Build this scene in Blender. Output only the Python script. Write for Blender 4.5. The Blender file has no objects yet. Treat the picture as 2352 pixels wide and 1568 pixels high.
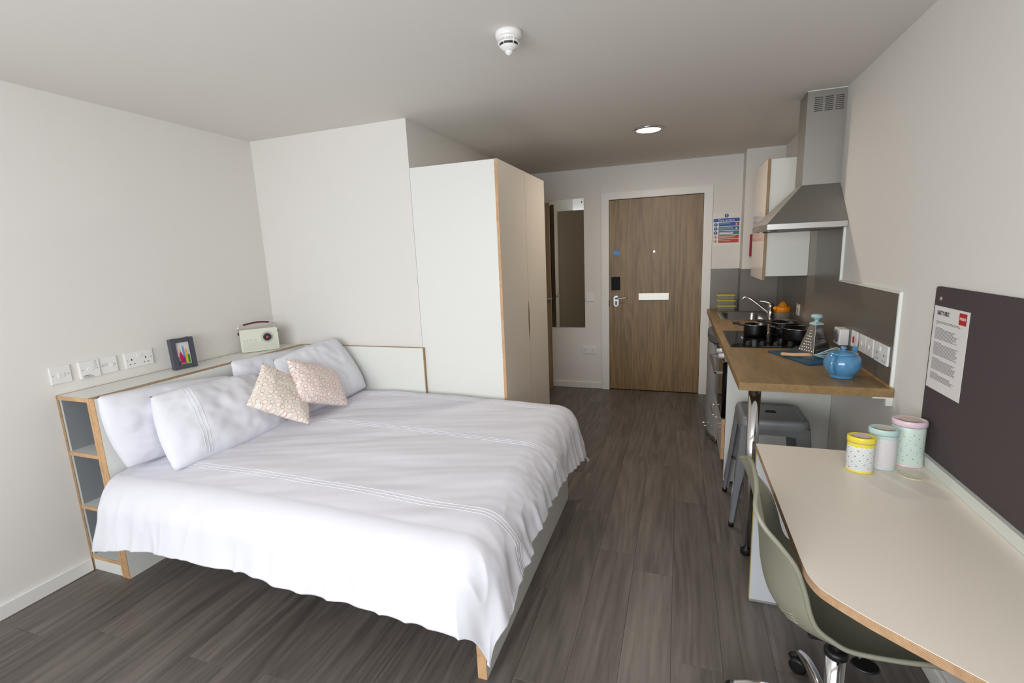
import bpy, bmesh, math, random
from mathutils import Vector, Matrix, noise
random.seed(7)
PI = math.pi
S = bpy.context.scene
COL = S.collection

# ------------------------------------------------------------------ camera
XL, XR, YB, YF, ZC, YN = -2.862, 0.872, 2.753, 5.222, 2.379, -1.25
XW, XWF = -1.611, -1.023
cam_d = bpy.data.cameras.new('camera'); cam = bpy.data.objects.new('camera', cam_d); COL.objects.link(cam)
f, yaw, pitch, roll, H = 1094.4448, -.34048, .18093, -.04125, 1.5301
F = Vector((math.sin(yaw)*math.cos(pitch), math.cos(yaw)*math.cos(pitch), -math.sin(pitch)))
Rt = Vector((math.cos(yaw), -math.sin(yaw), 0)); U = Rt.cross(F)
R2 = Rt*math.cos(roll)+U*math.sin(roll); U2 = -Rt*math.sin(roll)+U*math.cos(roll)
M = Matrix((R2, U2, -F)).transposed().to_4x4(); M.translation = Vector((0, 0, H))
cam.matrix_world = M
cam_d.sensor_width = 36.0; cam_d.lens = f*36/2352; cam_d.clip_start = .02
S.camera = cam

# ------------------------------------------------------------------ light
w = bpy.data.worlds.new('world'); S.world = w; w.use_nodes = True
bg = w.node_tree.nodes['Background']; bg.inputs[0].default_value = (.80, .88, 1, 1); bg.inputs[1].default_value = 1.0
def area(name, loc, rot, sx, sy, power, color, spread=180):
    d = bpy.data.lights.new(name, 'AREA'); d.shape = 'RECTANGLE'; d.size = sx; d.size_y = sy
    d.energy = power; d.color = color; d.spread = math.radians(spread)
    o = bpy.data.objects.new(name, d); COL.objects.link(o); o.location = loc; o.rotation_euler = rot
    return o
area('window_daylight', (-.85, YN-.12, 1.42), (math.radians(90), 0, 0), 3.0, 1.35, 84, (.93, .965, 1.0))
S.view_settings.view_transform = 'Standard'; S.view_settings.look = 'None'
S.view_settings.gamma = 1.0; S.view_settings.use_curve_mapping = False
S.view_settings.exposure = 0.40
try:
    S.cycles.max_bounces = 10; S.cycles.diffuse_bounces = 6; S.cycles.caustics_reflective = False; S.cycles.caustics_refractive = False
    S.cycles.sample_clamp_indirect = 4
except Exception: pass

# ------------------------------------------------------------------ materials
def lin(c):
    return tuple(((v/255)/12.92 if v/255 <= .04045 else ((v/255+.055)/1.055)**2.4) for v in c)+(1,)
MATS = {}
def mat(name, c, rough=.5, metal=0, bump=0, bscale=200, spec=.5, var=0, emis=None, trans=0, alpha=1, coat=0):
    m = bpy.data.materials.new(name); m.use_nodes = True
    nt = m.node_tree; b = nt.nodes['Principled BSDF']; MATS[name] = m
    b.inputs['Base Color'].default_value = lin(c); b.inputs['Roughness'].default_value = rough
    b.inputs['Metallic'].default_value = metal; b.inputs['Specular IOR Level'].default_value = spec
    b.inputs['Transmission Weight'].default_value = trans; b.inputs['Coat Weight'].default_value = coat
    tc = nt.nodes.new('ShaderNodeTexCoord')
    if bump:
        n = nt.nodes.new('ShaderNodeTexNoise'); n.inputs['Scale'].default_value = bscale; n.inputs['Detail'].default_value = 3
        nt.links.new(tc.outputs['Object'], n.inputs['Vector'])
        bp = nt.nodes.new('ShaderNodeBump'); bp.inputs['Strength'].default_value = bump; bp.inputs['Distance'].default_value = .002
        nt.links.new(n.outputs['Fac'], bp.inputs['Height']); nt.links.new(bp.outputs[0], b.inputs['Normal'])
    if var:
        n = nt.nodes.new('ShaderNodeTexNoise'); n.inputs['Scale'].default_value = 3; n.inputs['Detail'].default_value = 4
        nt.links.new(tc.outputs['Object'], n.inputs['Vector'])
        r = nt.nodes.new('ShaderNodeMapRange'); r.inputs[3].default_value = 1-var; r.inputs[4].default_value = 1+var
        nt.links.new(n.outputs['Fac'], r.inputs[0])
        h = nt.nodes.new('ShaderNodeHueSaturation'); h.inputs['Color'].default_value = lin(c)
        nt.links.new(r.outputs[0], h.inputs['Value']); nt.links.new(h.outputs[0], b.inputs['Base Color'])
    if emis:
        b.inputs['Emission Color'].default_value = lin(emis[0]); b.inputs['Emission Strength'].default_value = emis[1]
    return m

def woodmat(name, c1, c2, stretch, scale=6, rough=.45, ring=0, rand=0, bump=.15, spec=.5, detail=8, cathedral=0):
    """grain: noise stretched along one axis; optional cathedral rings and per-object tone"""
    m = bpy.data.materials.new(name); m.use_nodes = True; nt = m.node_tree; L = nt.links; N = nt.nodes
    b = N['Principled BSDF']; b.inputs['Roughness'].default_value = rough; b.inputs['Specular IOR Level'].default_value = spec
    tc = N.new('ShaderNodeTexCoord'); mp = N.new('ShaderNodeMapping'); mp.inputs['Scale'].default_value = stretch
    L.new(tc.outputs['Object'], mp.inputs['Vector']); vec = mp.outputs[0]
    oi = N.new('ShaderNodeObjectInfo')
    if rand:
        cx = N.new('ShaderNodeCombineXYZ'); mu = N.new('ShaderNodeMath'); mu.operation = 'MULTIPLY'; mu.inputs[1].default_value = 37
        L.new(oi.outputs['Random'], mu.inputs[0]); L.new(mu.outputs[0], cx.inputs[0]); L.new(mu.outputs[0], cx.inputs[1]); L.new(mu.outputs[0], cx.inputs[2])
        va = N.new('ShaderNodeVectorMath'); va.operation = 'ADD'; L.new(vec, va.inputs[0]); L.new(cx.outputs[0], va.inputs[1]); vec = va.outputs[0]
    n1 = N.new('ShaderNodeTexNoise'); n1.inputs['Scale'].default_value = scale; n1.inputs['Detail'].default_value = detail
    n1.inputs['Roughness'].default_value = .65; n1.inputs['Distortion'].default_value = .3; L.new(vec, n1.inputs['Vector'])
    n2 = N.new('ShaderNodeTexNoise'); n2.inputs['Scale'].default_value = scale*.22; n2.inputs['Detail'].default_value = 3; n2.inputs['Distortion'].default_value = .8; L.new(vec, n2.inputs['Vector'])
    fac = N.new('ShaderNodeMath'); fac.operation = 'ADD'
    a1 = N.new('ShaderNodeMath'); a1.operation = 'MULTIPLY'; a1.inputs[1].default_value = .55; L.new(n1.outputs['Fac'], a1.inputs[0])
    a2 = N.new('ShaderNodeMath'); a2.operation = 'MULTIPLY'; a2.inputs[1].default_value = .45; L.new(n2.outputs['Fac'], a2.inputs[0])
    L.new(a1.outputs[0], fac.inputs[0]); L.new(a2.outputs[0], fac.inputs[1]); out = fac.outputs[0]
    if cathedral:
        # growth rings: bands of a low-frequency stretched field
        n3 = N.new('ShaderNodeTexNoise'); n3.inputs['Scale'].default_value = scale*.09; n3.inputs['Detail'].default_value = 1.5; L.new(vec, n3.inputs['Vector'])
        k = N.new('ShaderNodeMath'); k.operation = 'MULTIPLY'; k.inputs[1].default_value = 90; L.new(n3.outputs['Fac'], k.inputs[0])
        sn = N.new('ShaderNodeMath'); sn.operation = 'SINE'; L.new(k.outputs[0], sn.inputs[0])
        k2 = N.new('ShaderNodeMath'); k2.operation = 'MULTIPLY_ADD'; k2.inputs[1].default_value = cathedral; L.new(sn.outputs[0], k2.inputs[0]); L.new(out, k2.inputs[2]); out = k2.outputs[0]
    cr = N.new('ShaderNodeValToRGB'); cr.color_ramp.elements[0].position = .36; cr.color_ramp.elements[1].position = .64
    cr.color_ramp.elements[0].color = lin(c1); cr.color_ramp.elements[1].color = lin(c2); L.new(out, cr.inputs[0])
    colr = cr.outputs[0]
    if rand:
        h = N.new('ShaderNodeHueSaturation'); mr = N.new('ShaderNodeMapRange'); mr.inputs[3].default_value = 1-rand; mr.inputs[4].default_value = 1+rand
        L.new(oi.outputs['Random'], mr.inputs[0]); L.new(mr.outputs[0], h.inputs['Value']); L.new(colr, h.inputs['Color']); colr = h.outputs[0]
    L.new(colr, b.inputs['Base Color'])
    bp = N.new('ShaderNodeBump'); bp.inputs['Strength'].default_value = bump; bp.inputs['Distance'].default_value = .001
    L.new(n1.outputs['Fac'], bp.inputs['Height']); L.new(bp.outputs[0], b.inputs['Normal'])
    MATS[name] = m
    return m

WALL = mat('wall_paint', (224, 221, 216), .75, bump=.08, bscale=300)
CEIL = mat('ceiling_paint', (222, 218, 212), .85, bump=.06, bscale=250)
TRIM = mat('trim_gloss', (228, 226, 222), .4)
WHITE = mat('white_laminate', (226, 227, 221), .38)
WARD = mat('wardrobe_laminate', (226, 226, 221), .42)
DESKM = mat('desk_laminate', (232, 223, 211), .36, bump=.02, bscale=900)
PLAST = mat('white_plastic', (230, 229, 227), .3)
PLASTD = mat('grey_plastic', (150, 148, 146), .4)
SLOT = mat('dark_slot', (45, 43, 42), .7)
GREYIN = mat('grey_laminate', (136, 139, 142), .55, bump=.05, bscale=500)
SHELF = mat('pale_shelf', (205, 208, 205), .5)
BLACK = mat('black_enamel', (10, 10, 11), .3)
BLACKP = mat('black_plastic', (22, 22, 24), .45)
GLASSB = mat('black_glass', (8, 8, 9), .06, spec=.6)
CHROME = mat('chrome', (215, 215, 217), .09, metal=1)
STEEL = mat('brushed_steel', (158, 155, 150), .40, metal=.8, bump=.03, bscale=600)
STEELD = mat('satin_steel', (175, 176, 178), .25, metal=1)
FRIDGE = mat('fridge_silver', (196, 199, 205), .35, metal=.55)
FRCAP = mat('fridge_top_grey', (92, 90, 90), .45)
MIRROR = mat('mirror_glass', (235, 238, 236), .015, metal=1)
SPLASH = mat('splashback_grey', (108, 102, 94), .33, metal=.1)
SPLASHT = mat('pale_edge_trim', (225, 230, 224), .4)
STOOL = mat('stool_grey_metal', (134, 136, 139), .4, metal=.35)
SHELLM = mat('olive_grey_plastic', (140, 138, 121), .45, bump=.04, bscale=700)
PINM = mat('pinboard_felt', (84, 75, 76), .95, bump=.5, bscale=900, spec=.1)
PAPER = mat('paper', (222, 219, 217), .8)
INK = mat('ink', (60, 58, 58), .8)
INKD = mat('ink_black', (25, 24, 24), .8)
RED = mat('red_print', (176, 40, 38), .6)
REDP = mat('red_plastic', (150, 18, 38), .45)
SIGNB = mat('sign_blue', (28, 84, 156), .5)
SIGNR = mat('sign_red', (186, 62, 48), .5)
SIGNG = mat('sign_green', (50, 140, 66), .5)
SIGNW = mat('sign_white', (226, 224, 216), .5)
DISCB = mat('disc_blue', (64, 132, 186), .5)
YELLOW = mat('yellow_plastic', (226, 208, 28), .4)
ORANGE = mat('orange_plastic', (240, 148, 8), .35)
BLUEB = mat('blue_board', (22, 74, 104), .5)
TEAL = mat('pale_blue_plastic', (168, 202, 206), .35)
TEAP = mat('teapot_glaze', (84, 142, 184), .12, coat=.5, var=.12)
HANDW = woodmat('whisk_wood', (196, 150, 104), (222, 178, 130), (3, 3, 3), 8)
RADIOM = mat('radio_cream', (218, 220, 205), .35)
RADIOD = mat('dark_burgundy', (92, 16, 28), .4)
FRAMEM = mat('slate_frame', (72, 75, 84), .5)
PHOTO = mat('picture_card', (216, 208, 205), .5)
TINY = mat('tin_yellow', (232, 214, 74), .28)
TINB = mat('tin_blue', (186, 212, 210), .28)
TINP = mat('tin_pink', (226, 200, 210), .28)
TINW = mat('tin_white', (222, 226, 224), .3)
CREAM = mat('cream_patch', (214, 200, 182), .5)
PINKP = mat('pink_patch', (214, 196, 200), .5)
MATT = mat('mattress_cloth', (225, 225, 226), .8)
DUVET = mat('duvet_cotton', (221, 220, 227), .85, bump=.12, bscale=25, spec=.2)
PILLOW = mat('pillow_cotton', (223, 223, 230), .85, bump=.25, bscale=14, spec=.2)
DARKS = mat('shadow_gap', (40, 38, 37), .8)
LAMPG = mat('lamp_diffuser', (255, 252, 244), .4, emis=((255, 246, 232), 14))
FLOORB = mat('subfloor', (40, 36, 33), .8)
OAKD = woodmat('oak_door', (108, 85, 54), (146, 119, 80), (14, 14, .9), 5, .42, bump=.08, cathedral=.06)
OAKW = woodmat('oak_worktop', (122, 96, 60), (154, 125, 82), (9, 1.2, 9), 6, .4, bump=.06)
PLY = woodmat('ply_edge', (184, 144, 102), (210, 170, 128), (6, 6, 6), 8, .5, bump=.05)
PLYB = woodmat('brown_edge', (146, 118, 86), (172, 144, 108), (6, 6, 6), 8, .5, bump=.05)
VINYL = woodmat('vinyl_plank', (83, 76, 71), (114, 106, 100), (11, .8, 11), 4.5, .42, rand=.11, bump=.12, detail=9, cathedral=.05)
def ply_layers():
    m = woodmat('ply_layers', (172, 136, 102), (200, 164, 128), (6, 6, 6), 8, .5); nt = m.node_tree; N = nt.nodes; L = nt.links
    b = N['Principled BSDF']; src = b.inputs['Base Color'].links[0].from_socket
    tc = N.new('ShaderNodeTexCoord'); sp = N.new('ShaderNodeSeparateXYZ'); L.new(tc.outputs['Object'], sp.inputs[0])
    k = N.new('ShaderNodeMath'); k.operation = 'MULTIPLY'; k.inputs[1].default_value = 2*PI/.0042; L.new(sp.outputs[2], k.inputs[0])
    s = N.new('ShaderNodeMath'); s.operation = 'SINE'; L.new(k.outputs[0], s.inputs[0])
    r = N.new('ShaderNodeMapRange'); r.inputs[1].default_value = -1; r.inputs[3].default_value = .72; r.inputs[4].default_value = 1.08; L.new(s.outputs[0], r.inputs[0])
    h = N.new('ShaderNodeHueSaturation'); L.new(r.outputs[0], h.inputs['Value']); L.new(src, h.inputs['Color']); L.new(h.outputs[0], b.inputs['Base Color'])
    return m
PLYL = ply_layers()
def glassmat(name, c, a):
    m = bpy.data.materials.new(name); m.use_nodes = True; nt = m.node_tree; N = nt.nodes; L = nt.links
    b = N['Principled BSDF']; b.inputs['Base Color'].default_value = lin(c); b.inputs['Roughness'].default_value = .05
    b.inputs['Alpha'].default_value = a; b.inputs['Specular IOR Level'].default_value = .9
    return m
CLEAR = glassmat('clear_plastic', (225, 230, 228), .14)
PANE = glassmat('window_pane', (230, 240, 245), .05)
def ringmat(name, base, ring, scale):
    """printed cotton: loose circles, voronoi cell outlines"""
    m = bpy.data.materials.new(name); m.use_nodes = True; nt = m.node_tree; N = nt.nodes; L = nt.links
    b = N['Principled BSDF']; b.inputs['Roughness'].default_value = .85; b.inputs['Specular IOR Level'].default_value = .2
    uv = N.new('ShaderNodeUVMap'); v = N.new('ShaderNodeTexVoronoi'); v.voronoi_dimensions = '2D'; v.inputs['Scale'].default_value = scale; v.inputs['Randomness'].default_value = .55
    ns = N.new('ShaderNodeTexNoise'); ns.inputs['Scale'].default_value = 9; L.new(uv.outputs[0], ns.inputs['Vector'])
    mx = N.new('ShaderNodeMix'); mx.data_type = 'VECTOR'; mx.inputs[0].default_value = .03; L.new(uv.outputs[0], mx.inputs[4]); L.new(ns.outputs['Color'], mx.inputs[5])
    L.new(mx.outputs[1], v.inputs['Vector'])
    def band(c, wd):
        s = N.new('ShaderNodeMath'); s.operation = 'SUBTRACT'; s.inputs[1].default_value = c; L.new(v.outputs['Distance'], s.inputs[0])
        a = N.new('ShaderNodeMath'); a.operation = 'ABSOLUTE'; L.new(s.outputs[0], a.inputs[0])
        l = N.new('ShaderNodeMath'); l.operation = 'LESS_THAN'; l.inputs[1].default_value = wd; L.new(a.outputs[0], l.inputs[0]); return l.outputs[0]
    o = band(.37, .030)
    ins = N.new('ShaderNodeMath'); ins.operation = 'LESS_THAN'; ins.inputs[1].default_value = .36; L.new(v.outputs['Distance'], ins.inputs[0])
    m0 = N.new('ShaderNodeMix'); m0.data_type = 'RGBA'; m0.inputs[6].default_value = lin(base); m0.inputs[7].default_value = lin((236, 234, 226)); L.new(ins.outputs[0], m0.inputs[0])
    m1 = N.new('ShaderNodeMix'); m1.data_type = 'RGBA'; m1.inputs[7].default_value = lin(ring); L.new(m0.outputs[2], m1.inputs[6]); L.new(o, m1.inputs[0])
    L.new(m1.outputs[2], b.inputs['Base Color'])
    return m
CUSH1 = ringmat('cushion_print_orange', (233, 224, 212), (208, 132, 106), 10)
CUSH2 = ringmat('cushion_print_pink', (233, 217, 213), (208, 116, 102), 10)

# ------------------------------------------------------------------ helpers
def link(o, parent=None):
    COL.objects.link(o)
    if parent is not None:
        o.parent = parent
        o.matrix_parent_inverse = parent_mat(parent).inverted()
    return o
def parent_mat(p):
    m = p.matrix_basis.copy()
    if p.parent: m = parent_mat(p.parent) @ p.matrix_parent_inverse @ m
    return m
def box(bm, x0, x1, y0, y1, z0, z1, mi=0):
    xs = (min(x0, x1), max(x0, x1)); ys = (min(y0, y1), max(y0, y1)); zs = (min(z0, z1), max(z0, z1))
    v = [bm.verts.new((xs[i], ys[j], zs[k])) for i in (0, 1) for j in (0, 1) for k in (0, 1)]
    fs = []
    for q in ((0, 1, 3, 2), (4, 6, 7, 5), (0, 4, 5, 1), (2, 3, 7, 6), (0, 2, 6, 4), (1, 5, 7, 3)):
        fc = bm.faces.new([v[i] for i in q]); fc.material_index = mi; fs.append(fc)
    return v, fs
def bevel(bm, r, seg=2, edges=None):
    bmesh.ops.bevel(bm, geom=edges if edges else bm.edges[:], offset=r, segments=seg, affect='EDGES', profile=.5, clamp_overlap=True)
def lathe(bm, prof, c=(0, 0, 0), n=32, sx=1, sy=1, rot=0, cap=True, mi=0):
    rings = []
    for r, z in prof:
        ring = []
        for i in range(n):
            a = 2*PI*i/n; x = r*math.cos(a)*sx; y = r*math.sin(a)*sy
            ring.append(bm.verts.new((c[0]+x*math.cos(rot)-y*math.sin(rot), c[1]+x*math.sin(rot)+y*math.cos(rot), c[2]+z)))
        rings.append(ring)
    for a, b in zip(rings, rings[1:]):
        for i in range(n):
            fc = bm.faces.new((a[i], a[(i+1) % n], b[(i+1) % n], b[i])); fc.smooth = True; fc.material_index = mi
    if cap:
        for ring, rv in ((rings[0], True), (rings[-1], False)):
            fc = bm.faces.new(ring[::-1] if rv else ring); fc.material_index = mi
def tube(bm, pts, r, n=10, cap=True, mi=0):
    pts = [Vector(p) for p in pts]; rs = r if isinstance(r, (list, tuple)) else [r]*len(pts)
    rings = []; up = None
    for i, p in enumerate(pts):
        t = (pts[min(i+1, len(pts)-1)]-pts[max(i-1, 0)]).normalized()
        if up is None: up = t.orthogonal().normalized()
        up = (up-t*up.dot(t)).normalized(); s = t.cross(up)
        rings.append([bm.verts.new(p+(up*math.cos(2*PI*k/n)+s*math.sin(2*PI*k/n))*rs[i]) for k in range(n)])
    for a, b in zip(rings, rings[1:]):
        for i in range(n):
            fc = bm.faces.new((a[i], a[(i+1) % n], b[(i+1) % n], b[i])); fc.smooth = True; fc.material_index = mi
    if cap:
        for ring, rv in ((rings[0], True), (rings[-1], False)):
            fc = bm.faces.new(ring[::-1] if rv else ring); fc.material_index = mi
def prism(bm, poly, z0, z1, mi=0, mside=None):
    lo = [bm.verts.new((x, y, z0)) for x, y in poly]; hi = [bm.verts.new((x, y, z1)) for x, y in poly]
    f1 = bm.faces.new(hi); f1.material_index = mi; f2 = bm.faces.new(lo[::-1]); f2.material_index = mi
    n = len(poly)
    for i in range(n):
        fc = bm.faces.new((lo[i], lo[(i+1) % n], hi[(i+1) % n], hi[i])); fc.material_index = mi if mside is None else mside
def smooth_curve(pts, sub=6):
    pts = [Vector(p) for p in pts]; out = []
    for i in range(len(pts)-1):
        p0 = pts[max(i-1, 0)]; p1 = pts[i]; p2 = pts[i+1]; p3 = pts[min(i+2, len(pts)-1)]
        for k in range(sub):
            t = k/sub; out.append(.5*((2*p1)+(-p0+p2)*t+(2*p0-5*p1+4*p2-p3)*t*t+(-p0+3*p1-3*p2+p3)*t**3))
    out.append(pts[-1]); return out
def obj(name, bm, m, parent=None, smooth=False, label=None):
    me = bpy.data.meshes.new(name); bmesh.ops.recalc_face_normals(bm, faces=bm.faces[:])
    bm.to_mesh(me); bm.free()
    for k in (m if isinstance(m, (list, tuple)) else [m]): me.materials.append(k)
    if smooth:
        for p in me.polygons: p.use_smooth = True
    o = bpy.data.objects.new(name, me); link(o, parent)
    if label: o['label'] = label
    return o
def bobj(name, dims, m, parent=None, bev=0, label=None, seg=2):
    bm = bmesh.new(); box(bm, *dims)
    if bev: bevel(bm, bev, seg)
    return obj(name, bm, m, parent, label=label)
def tag(o, label, cat, group=None):
    o['label'] = label; o['category'] = cat
    if group: o['group'] = group
    return o
def thing(name, label, cat, loc=(0, 0, 0), rotz=0, group=None):
    o = bpy.data.objects.new(name, None); COL.objects.link(o); o.empty_display_size = .05
    o.location = loc; o.rotation_euler = (0, 0, rotz); tag(o, label, cat, group)
    return o
def struct(name, bm, m):
    o = obj(name, bm, m); o['kind'] = 'structure'; return o
def sbox(name, dims, m):
    bm = bmesh.new(); box(bm, *dims); return struct(name, bm, m)
def text(name, s, size, m, parent, origin, xdir, ydir, depth=.0006, align='LEFT', space=1.0, sx=1.0):
    """flat lettering on a surface: xdir along the line, ydir up, plane normal = x cross y"""
    cu = bpy.data.curves.new(name, 'FONT'); cu.body = s; cu.size = size; cu.align_x = align; cu.extrude = depth/2; cu.space_character = space
    cu.resolution_u = 2
    t = bpy.data.objects.new(name+'_tmp', cu); COL.objects.link(t)
    dg = bpy.context.evaluated_depsgraph_get(); me = bpy.data.meshes.new_from_object(t.evaluated_get(dg))
    bpy.data.objects.remove(t); bpy.data.curves.remove(cu)
    X = Vector(xdir).normalized(); Y = Vector(ydir).normalized(); Z = X.cross(Y)
    mt = Matrix((X*sx, Y, Z)).transposed().to_4x4(); mt.translation = Vector(origin)
    me.transform(mt); me.materials.clear(); me.materials.append(m)
    me.name = name
    o = bpy.data.objects.new(name, me); link(o, parent); return o
def plane_boxes(name, rects, m, parent, P, th=.0006):
    """thin printed rectangles; P maps (u,v,w) to world"""
    bm = bmesh.new()
    for (u0, u1, v0, v1) in rects:
        c = [P(u, v, w_) for u in (u0, u1) for v in (v0, v1) for w_ in (0, th)]
        v = [bm.verts.new(q) for q in c]
        for q in ((0, 1, 3, 2), (4, 6, 7, 5), (0, 4, 5, 1), (2, 3, 7, 6), (0, 2, 6, 4), (1, 5, 7, 3)): bm.faces.new([v[i] for i in q])
    return obj(name, bm, m, parent)
def plane_disc(name, u, v, r, m, parent, P, th=.0006, n=24, r2=None):
    bm = bmesh.new(); lo = []; hi = []
    for i in range(n):
        a = 2*PI*i/n; lo.append(bm.verts.new(P(u+r*math.cos(a), v+r*math.sin(a), 0))); hi.append(bm.verts.new(P(u+(r2 or r)*math.cos(a), v+(r2 or r)*math.sin(a), th)))
    bm.faces.new(hi); bm.faces.new(lo[::-1])
    for i in range(n): bm.faces.new((lo[i], lo[(i+1) % n], hi[(i+1) % n], hi[i]))
    return obj(name, bm, m, parent)

# ------------------------------------------------------------------ room shell
bm = bmesh.new(); box(bm, XL-.1, XR+.1, YN-.1, YF+.1, -.12, -.003)
floor = struct('floor', bm, FLOORB)
PW, PL = .182, 1.219
rows = int((XR-XL)/PW)+2; k = 0; meshes = {}
for i in range(rows):
    x0 = XL+i*PW-.05; x1 = min(x0+PW, XR); x0 = max(x0, XL)
    if x1-x0 < .01: continue
    y = YN-random.random()*PL
    while y < YF:
        y0 = max(y, YN); y1 = min(y+PL, YF); y += PL
        if y1-y0 < .02: continue
        if x0 >= XW-.2 or y0 < YB:
            pass
        cx, cy = (x0+x1)/2, (y0+y1)/2; wx, wy = x1-x0, y1-y0
        key = (round(wx, 4), round(wy, 4))
        if key not in meshes:
            bm = bmesh.new(); v, fs = box(bm, -wx/2+.0003, wx/2-.0003, -wy/2+.0004, wy/2-.0004, -.003, 0)
            bm.verts.ensure_lookup_table()
            bevel(bm, .0006, 1, [e for e in bm.edges if all(abs(q.co.z) < 1e-6 for q in e.verts)])
            me = bpy.data.meshes.new('plank'); bm.to_mesh(me); bm.free(); me.materials.append(VINYL); meshes[key] = me
        o = bpy.data.objects.new('plank', meshes[key]); o.location = (cx, cy, 0); link(o, floor)
sbox('ceiling', (XL-.1, XR+.1, YN-.1, YF+.1, ZC, ZC+.1), CEIL)
sbox('wall_left', (XL-.1, XL, YN-.1, YF+.1, -.003, ZC), WALL)
sbox('wall_right', (XR, XR+.1, YN-.1, YF+.1, -.003, ZC), WALL)
# bathroom pod: recess face and the corridor face with its doorway
sbox('wall_recess', (XL, XW, YB, YB+.1, 0, ZC), WALL)
bm = bmesh.new()
DY0, DY1, DZ = 4.21, 5.10, 2.06
box(bm, XW-.1, XW, YB+.1, DY0-.01, 0, ZC); box(bm, XW-.1, XW, DY1, YF, 0, ZC); box(bm, XW-.1, XW, DY0-.01, DY1, DZ, ZC)
struct('wall_corridor', bm, WALL)
# far wall around the entrance door opening
EX0, EX1, EZ = -.712, .216, 2.045
bm = bmesh.new()
box(bm, XL, EX0-.012, YF, YF+.1, 0, ZC); box(bm, EX1+.012, XR, YF, YF+.1, 0, ZC); box(bm, EX0-.012, EX1+.012, YF, YF+.1, EZ+.012, ZC)
struct('wall_far', bm, WALL)
sbox('wall_pillar', (.556, XR, 5.015, YF, 0, ZC), WALL)
sbox('wall_outside_hall', (EX0-.3, EX1+.3, YF+.1, YF+.14, 0, ZC), WALL)
# near wall behind the camera, with the window
WX0, WX1, WZ0, WZ1 = -2.3, .62, .78, 2.08
bm = bmesh.new()
box(bm, XL, WX0, YN-.1, YN, 0, ZC); box(bm, WX1, XR, YN-.1, YN, 0, ZC); box(bm, WX0, WX1, YN-.1, YN, 0, WZ0); box(bm, WX0, WX1, YN-.1, YN, WZ1, ZC)
struct('wall_near', bm, WALL)
bm = bmesh.new()
for x in (WX0, (WX0+WX1)/2-.025, WX1-.05): box(bm, x, x+.05, YN-.08, YN-.02, WZ0, WZ1)
for z in (WZ0, WZ1-.05): box(bm, WX0, WX1, YN-.08, YN-.02, z, z+.05)
win = struct('window_1', bm, PLAST)
# skirting
def skirt(name, x0, x1, y0, y1):
    bm = bmesh.new(); box(bm, x0, x1, y0, y1, 0, .072); bevel(bm, .004, 1)
    return struct(name, bm, TRIM)
skirt('baseboard_left', XL, XL+.016, YN, 1.376)
skirt('baseboard_far', -1.61, -.795, YF-.016, YF)
skirt('baseboard_right', XR-.017, XR, YN, 2.075)
skirt('baseboard_corridor', XW, XW+.016, 3.80, 4.12)

# ------------------------------------------------------------------ entrance door (setting)
bm = bmesh.new(); box(bm, EX0+.002, EX1-.002, YF+.004, YF+.048, .006, EZ-.005); bevel(bm, .0015, 1)
door1 = struct('door_1', bm, OAKD)
bm = bmesh.new()
box(bm, -.792, EX0-.004, YF-.016, YF, 0, 2.114); box(bm, EX1+.004, .297, YF-.016, YF, 0, 2.114); box(bm, EX0-.004, EX1+.004, YF-.016, YF, EZ+.004, 2.114)
obj('architrave', bm, TRIM, door1)
bm = bmesh.new()
for x0, x1 in ((EX0-.014, EX0), (EX1, EX1+.014)): box(bm, x0, x1, YF-.010, YF+.1, 0, EZ+.012)
box(bm, EX0, EX1, YF-.010, YF+.1, EZ, EZ+.012)
obj('door_lining', bm, TRIM, door1)
for z in (1.80, 1.02, .25):
    bm = bmesh.new(); tube(bm, [(EX1+.002, YF-.004, z-.05), (EX1+.002, YF-.004, z+.05)], .006, 8); box(bm, EX1-.004, EX1+.012, YF-.001, YF+.004, z-.05, z+.05); obj('hinge', bm, STEELD, door1)
PF = lambda yy: (lambda u, v, w_: (u, yy-w_, v))
yd = YF+.004
bm = bmesh.new()
for q in [(0, 0)]:
    n = 24; lo = []; hi = []
    for i in range(n):
        a = 2*PI*i/n; dz = .032 if math.sin(a) > 0 else -.032
        p = (-.638+.027*math.cos(a), .986+dz+.027*math.sin(a)); lo.append(bm.verts.new((p[0], yd, p[1]))); hi.append(bm.verts.new((p[0], yd-.008, p[1])))
    bm.faces.new(hi); bm.faces.new(lo[::-1])
    for i in range(n): bm.faces.new((lo[i], lo[(i+1) % n], hi[(i+1) % n], hi[i]))
hp = obj('handle_plate', bm, STEELD, door1)
bm = bmesh.new(); tube(bm, smooth_curve([(-.638, yd-.006, 1.02), (-.638, yd-.045, 1.02), (-.622, yd-.058, 1.02), (-.56, yd-.058, 1.024), (-.525, yd-.056, 1.026)], 5), .0085, 10); obj('lever', bm, STEELD, hp)
bobj('keyhole', (-.646, -.630, yd-.0095, yd-.007, .945, .985), BLACKP, hp, .002)
bobj('card_reader', (-.686, -.596, yd-.024, yd, 1.106, 1.246), BLACK, door1, .006, label='black card reader')
bpy.data.objects['card_reader'].data.materials[0] = mat('reader_black', (20, 20, 22), .6, spec=.2)
lp = bobj('letter_plate', (-.405, -.097, yd-.008, yd, .996, 1.068), mat('letter_steel', (232, 230, 222), .35, metal=.3), door1, .003, label='bright metal letter plate')
bobj('flap_lip', (-.400, -.102, yd-.012, yd-.006, .997, 1.006), STEELD, lp, .001)
plane_disc('spyhole', -.25, 1.498, .009, CHROME, door1, PF(yd), .006)
plane_disc('disc_sign', -.634, 1.499, .036, DISCB, door1, PF(yd), .0015).__setitem__('label', 'round blue fire door sign')
ds = [c for c in door1.children if c.name.startswith('disc_sign')][0] if False else bpy.data.objects['disc_sign']
text('sign_lettering', 'Fire door', .0125, SIGNW, ds, (-.634, yd-.0018, 1.5015), (1, 0, 0), (0, 0, 1), align='CENTER')
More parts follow.
